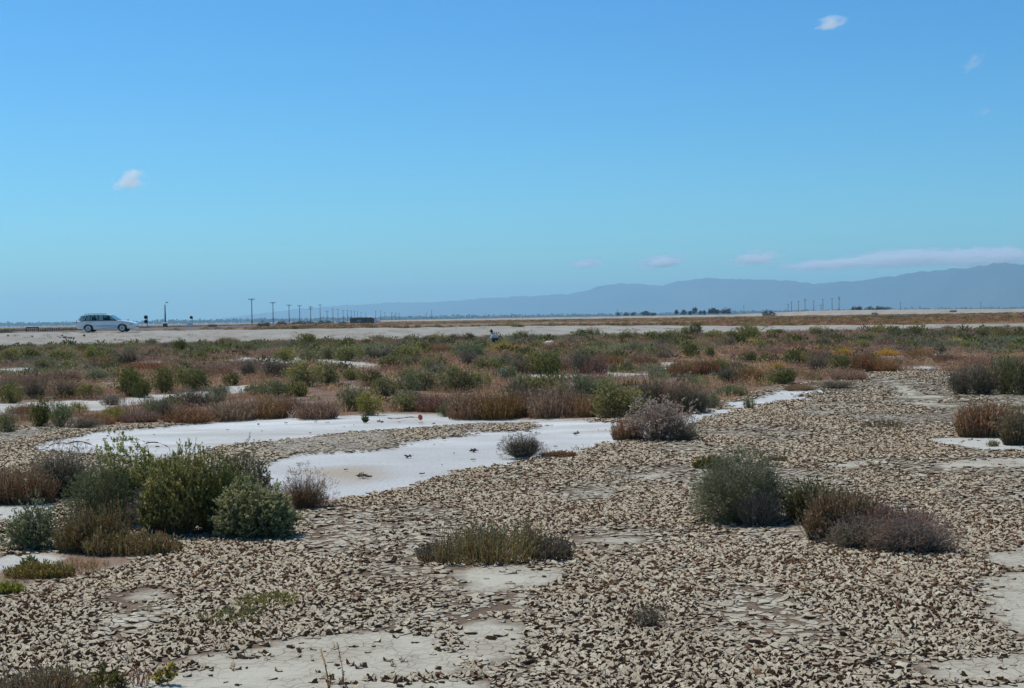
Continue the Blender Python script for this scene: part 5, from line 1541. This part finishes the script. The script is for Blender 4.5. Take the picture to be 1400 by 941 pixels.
# small pale mound on the levee by the poles
q = P(1091.5, 423.5, 1100)
r = np.random.default_rng(9); bm = bmesh.new(); bmesh.ops.create_icosphere(bm, subdivisions=3, radius=1)
for v_ in bm.verts: v_.co *= .85 + .3 * float(fbm(v_.co.x * 2, v_.co.y * 2 + v_.co.z, 4, 2))
me = bpy.data.meshes.new('earth_mound'); bm.to_mesh(me); bm.free(); me.materials.append(M_LEVEE)
props(link('earth_mound', me, None, (q[0], 1085, 2.6), 0, (2.4, 2.4, 2.4)), 'small pale earth mound on the levee among the poles', 'mound')

# far wooded line on the horizon: a band nobody could count
r = np.random.default_rng(91); pb = PB(); n = 14000
px = r.random(n) * 1500 - 50; d = 8000 + 3000 * r.random(n); X = (px - 700) / F * d
hh = (10 + 17 * fbm(px * .04, d * .0003, 17, 3)) * (.6 + .6 * r.random(n))
pp = np.stack([X, d, hh * r.random(n) ** .7], 1)
pb.leaves(r, pp, unit(r.normal(size=(n, 3)) * [1, 1, .6] + [0, 0, .6]), 8 + 10 * r.random(n), 7 + 10 * r.random(n), pick(r, TREEPAL, n))
pb.V[0][:, 2] = np.maximum(pb.V[0][:, 2], -1)
props(link('distant_woods', pb.mesh('distant_woods', M_LEAF)), 'dark blue line of far woods along the horizon', 'woods', None, 'stuff')

# ------------------------------------------------------------------ mountains
M_MOUNT = bank_mat('mountain', (.045, .055, .048), (.09, .092, .075), (.025, .034, .03), .0022)


def mountain(name, prof, D, depth, label, seed):
    pxs = np.linspace(prof[0][0], prof[-1][0], 260)
    top = np.interp(pxs, [p_[0] for p_ in prof], [p_[1] for p_ in prof])
    nz = 14
    V = np.zeros((len(pxs), 2 * nz - 1, 3))
    D0 = D
    for i, (p_, t) in enumerate(zip(pxs, top)):
        D = D0 if not np.ndim(D0) else float(np.interp(p_, D0[0], D0[1]))
        q = P(p_, t, D); q0 = P(p_, 430, D)
        Ht = max(q[2], 5)
        for j in range(2 * nz - 1):
            s = (j - (nz - 1)) / (nz - 1)           # -1 front foot .. 0 crest .. 1 back foot
            k = (1 - abs(s)) ** 1.25
            yy = D + s * depth
            xx = q[0] * yy / D if False else q[0]
            f = float(fbm(xx * .0011 + seed, yy * .0005, seed, 4)) - .5
            V[i, j] = (xx, yy, -20 + (Ht + 20) * k * (1 + 1.5 * f * abs(s) * (1 - abs(s)) * 4 * .7))
    V[:, nz - 1, 2] += (fbm(pxs * .16, 0 * pxs, seed + 3, 5) - .5) * 44
    m_, k_ = V.shape[:2]; ix = np.arange(m_ * k_).reshape(m_, k_)
    q = np.stack([ix[:-1, :-1], ix[1:, :-1], ix[1:, 1:], ix[:-1, 1:]], -1).reshape(-1, 4)
    props(link(name, npmesh(name, V.reshape(-1, 3), q, None, [M_MOUNT], smooth=True)), label, None, None, 'structure')


mountain('mountain_range', [(560, 425), (620, 419), (660, 412), (700, 406), (745, 404), (780, 402), (800, 398), (820, 391), (850, 387.5), (880, 389), (905, 391), (925, 385), (945, 382.5), (965, 380.5), (1000, 382), (1050, 382.5), (1085, 385), (1110, 388),
                            (1130, 386.5), (1165, 385), (1200, 381), (1240, 374), (1275, 370), (1310, 367.5), (1345, 363), (1362, 359.5), (1385, 361), (1410, 361), (1480, 356), (1560, 354)], ([560, 900, 1150, 1400], [26500, 24500, 20500, 16500]), 2600, 'hazy blue mountain range beyond the plain', 5)
mountain('far_hills', [(300, 436), (360, 428), (420, 421), (480, 417), (540, 414), (600, 413), (660, 408), (720, 405), (780, 404), (820, 402), (900, 405), (1000, 410)], 28000, 1500, 'faintest pale hills behind the plain', 8)

# ------------------------------------------------------------------ haze: the air itself
hb = bmesh.new(); add_box(hb, (0, 14600, 304), (62000, 31000, 612))
hm = bpy.data.materials.new('air'); hm.use_nodes = True; nt = hm.node_tree; nt.nodes.clear(); out = nt.nodes.new('ShaderNodeOutputMaterial')
pv = N(nt, 'ShaderNodeVolumePrincipled'); pv.inputs['Color'].default_value = (.46, .79, 1.0, 1); pv.inputs['Density'].default_value = 6.2e-5; pv.inputs['Density Attribute'].default_value = ''
pv.inputs['Anisotropy'].default_value = .3
L(nt, pv.outputs[0], out.inputs['Volume'])
props(bm_obj('haze', hb, hm), 'thin blue haze over the whole plain', None, None, 'stuff')
# ------------------------------------------------------------------ clouds, far above and beyond the haze
def cloud_mat(name, dens, seed, sc=1.6, thr=.30):
    m = bpy.data.materials.new(name); m.use_nodes = True; nt = m.node_tree; nt.nodes.clear(); out = nt.nodes.new('ShaderNodeOutputMaterial')
    tc = N(nt, 'ShaderNodeTexCoord')
    ln = N(nt, 'ShaderNodeVectorMath', operation='LENGTH'); L(nt, tc.outputs['Object'], ln.inputs[0])
    mp = N(nt, 'ShaderNodeMapping'); mp.inputs['Location'].default_value = (seed * 3.1, seed * 1.7, seed * .9); L(nt, tc.outputs['Object'], mp.inputs[0])
    nz = noise(nt, mp.outputs[0], sc, 5, .6)
    fall = math_(nt, 'SUBTRACT', 1.0, ln.outputs['Value'])
    v = math_(nt, 'ADD', math_(nt, 'MULTIPLY', fall, .95), math_(nt, 'MULTIPLY', math_(nt, 'SUBTRACT', nz, .5), 2.4))
    v = math_(nt, 'MULTIPLY', math_(nt, 'MAXIMUM', math_(nt, 'SUBTRACT', v, thr), 0.), dens)
    vs = N(nt, 'ShaderNodeVolumeScatter'); vs.inputs['Color'].default_value = (1, 1, 1, 1); vs.inputs['Anisotropy'].default_value = .45
    L(nt, v, vs.inputs['Density']); L(nt, vs.outputs[0], out.inputs['Volume'])
    return m


def cloud(px, py, pw, ph, D, tau, label, seed, tilt=0., sc=1.6, thr=.30, group='small clouds high in the sky'):
    q = P(px, py, D); W = pw * D / F / 2; H = ph * D / F / 2
    bm = bmesh.new(); bmesh.ops.create_icosphere(bm, subdivisions=3, radius=1)
    for v_ in bm.verts: v_.co *= .9 + .1 * float(vn(v_.co.x * 3 + seed, v_.co.z * 3 + v_.co.y, seed))
    me = bpy.data.meshes.new('cloud'); bm.to_mesh(me); bm.free(); me.materials.append(cloud_mat('cloud', tau / (2 * min(W, H * 2)), seed, sc, thr))
    o = link('cloud', me, None, tuple(q)); o.scale = (W, min(W, H * 2), H); o.rotation_euler = (0, -rad(tilt), 0)
    return props(o, label, 'cloud', group)


cloud(178, 248, 60, 36, 16000, 13.0, 'small bright white cloud alone at left of the sky', 1, 12)
cloud(1138, 31, 62, 26, 11000, 7., 'small white cloud near top of the sky', 2, 8)
cloud(1330, 86, 46, 26, 11000, 1.8, 'thin slanting white cloud at upper right', 3, 35)
cloud(1348, 153, 40, 16, 12000, 1.0, 'faintest tiny cloud wisp at right', 4, 8)
cloud(905, 358, 100, 26, 25000, 26., 'pale puff of cloud over left end of the mountains', 5, 6, 2.8, .34, 'low clouds over the mountains')
cloud(1032, 354, 100, 28, 25000, 28., 'pale puff of cloud left of the long cloud bank', 6, 6, 2.8, .34, 'low clouds over the mountains')
cloud(800, 361, 70, 20, 25000, 18., 'faint pale puff leftmost over the low hills', 7, 4, 2.8, .34, 'low clouds over the mountains')
cloud(1130, 362, 190, 22, 25000, 26., 'thin ragged cloud streak left of the thick ridge cloud', 8, 3, 4.0, .26, 'low clouds over the mountains')
cloud(1235, 354, 230, 34, 25000, 34., 'thick pale cloud resting on the middle of the ridge', 9, 2.5, 4.4, .26, 'low clouds over the mountains')
cloud(1350, 352, 220, 38, 25000, 34., 'pale cloud bank over the tallest mountain at right', 10, 1.5, 4.4, .26, 'low clouds over the mountains')
print('done')
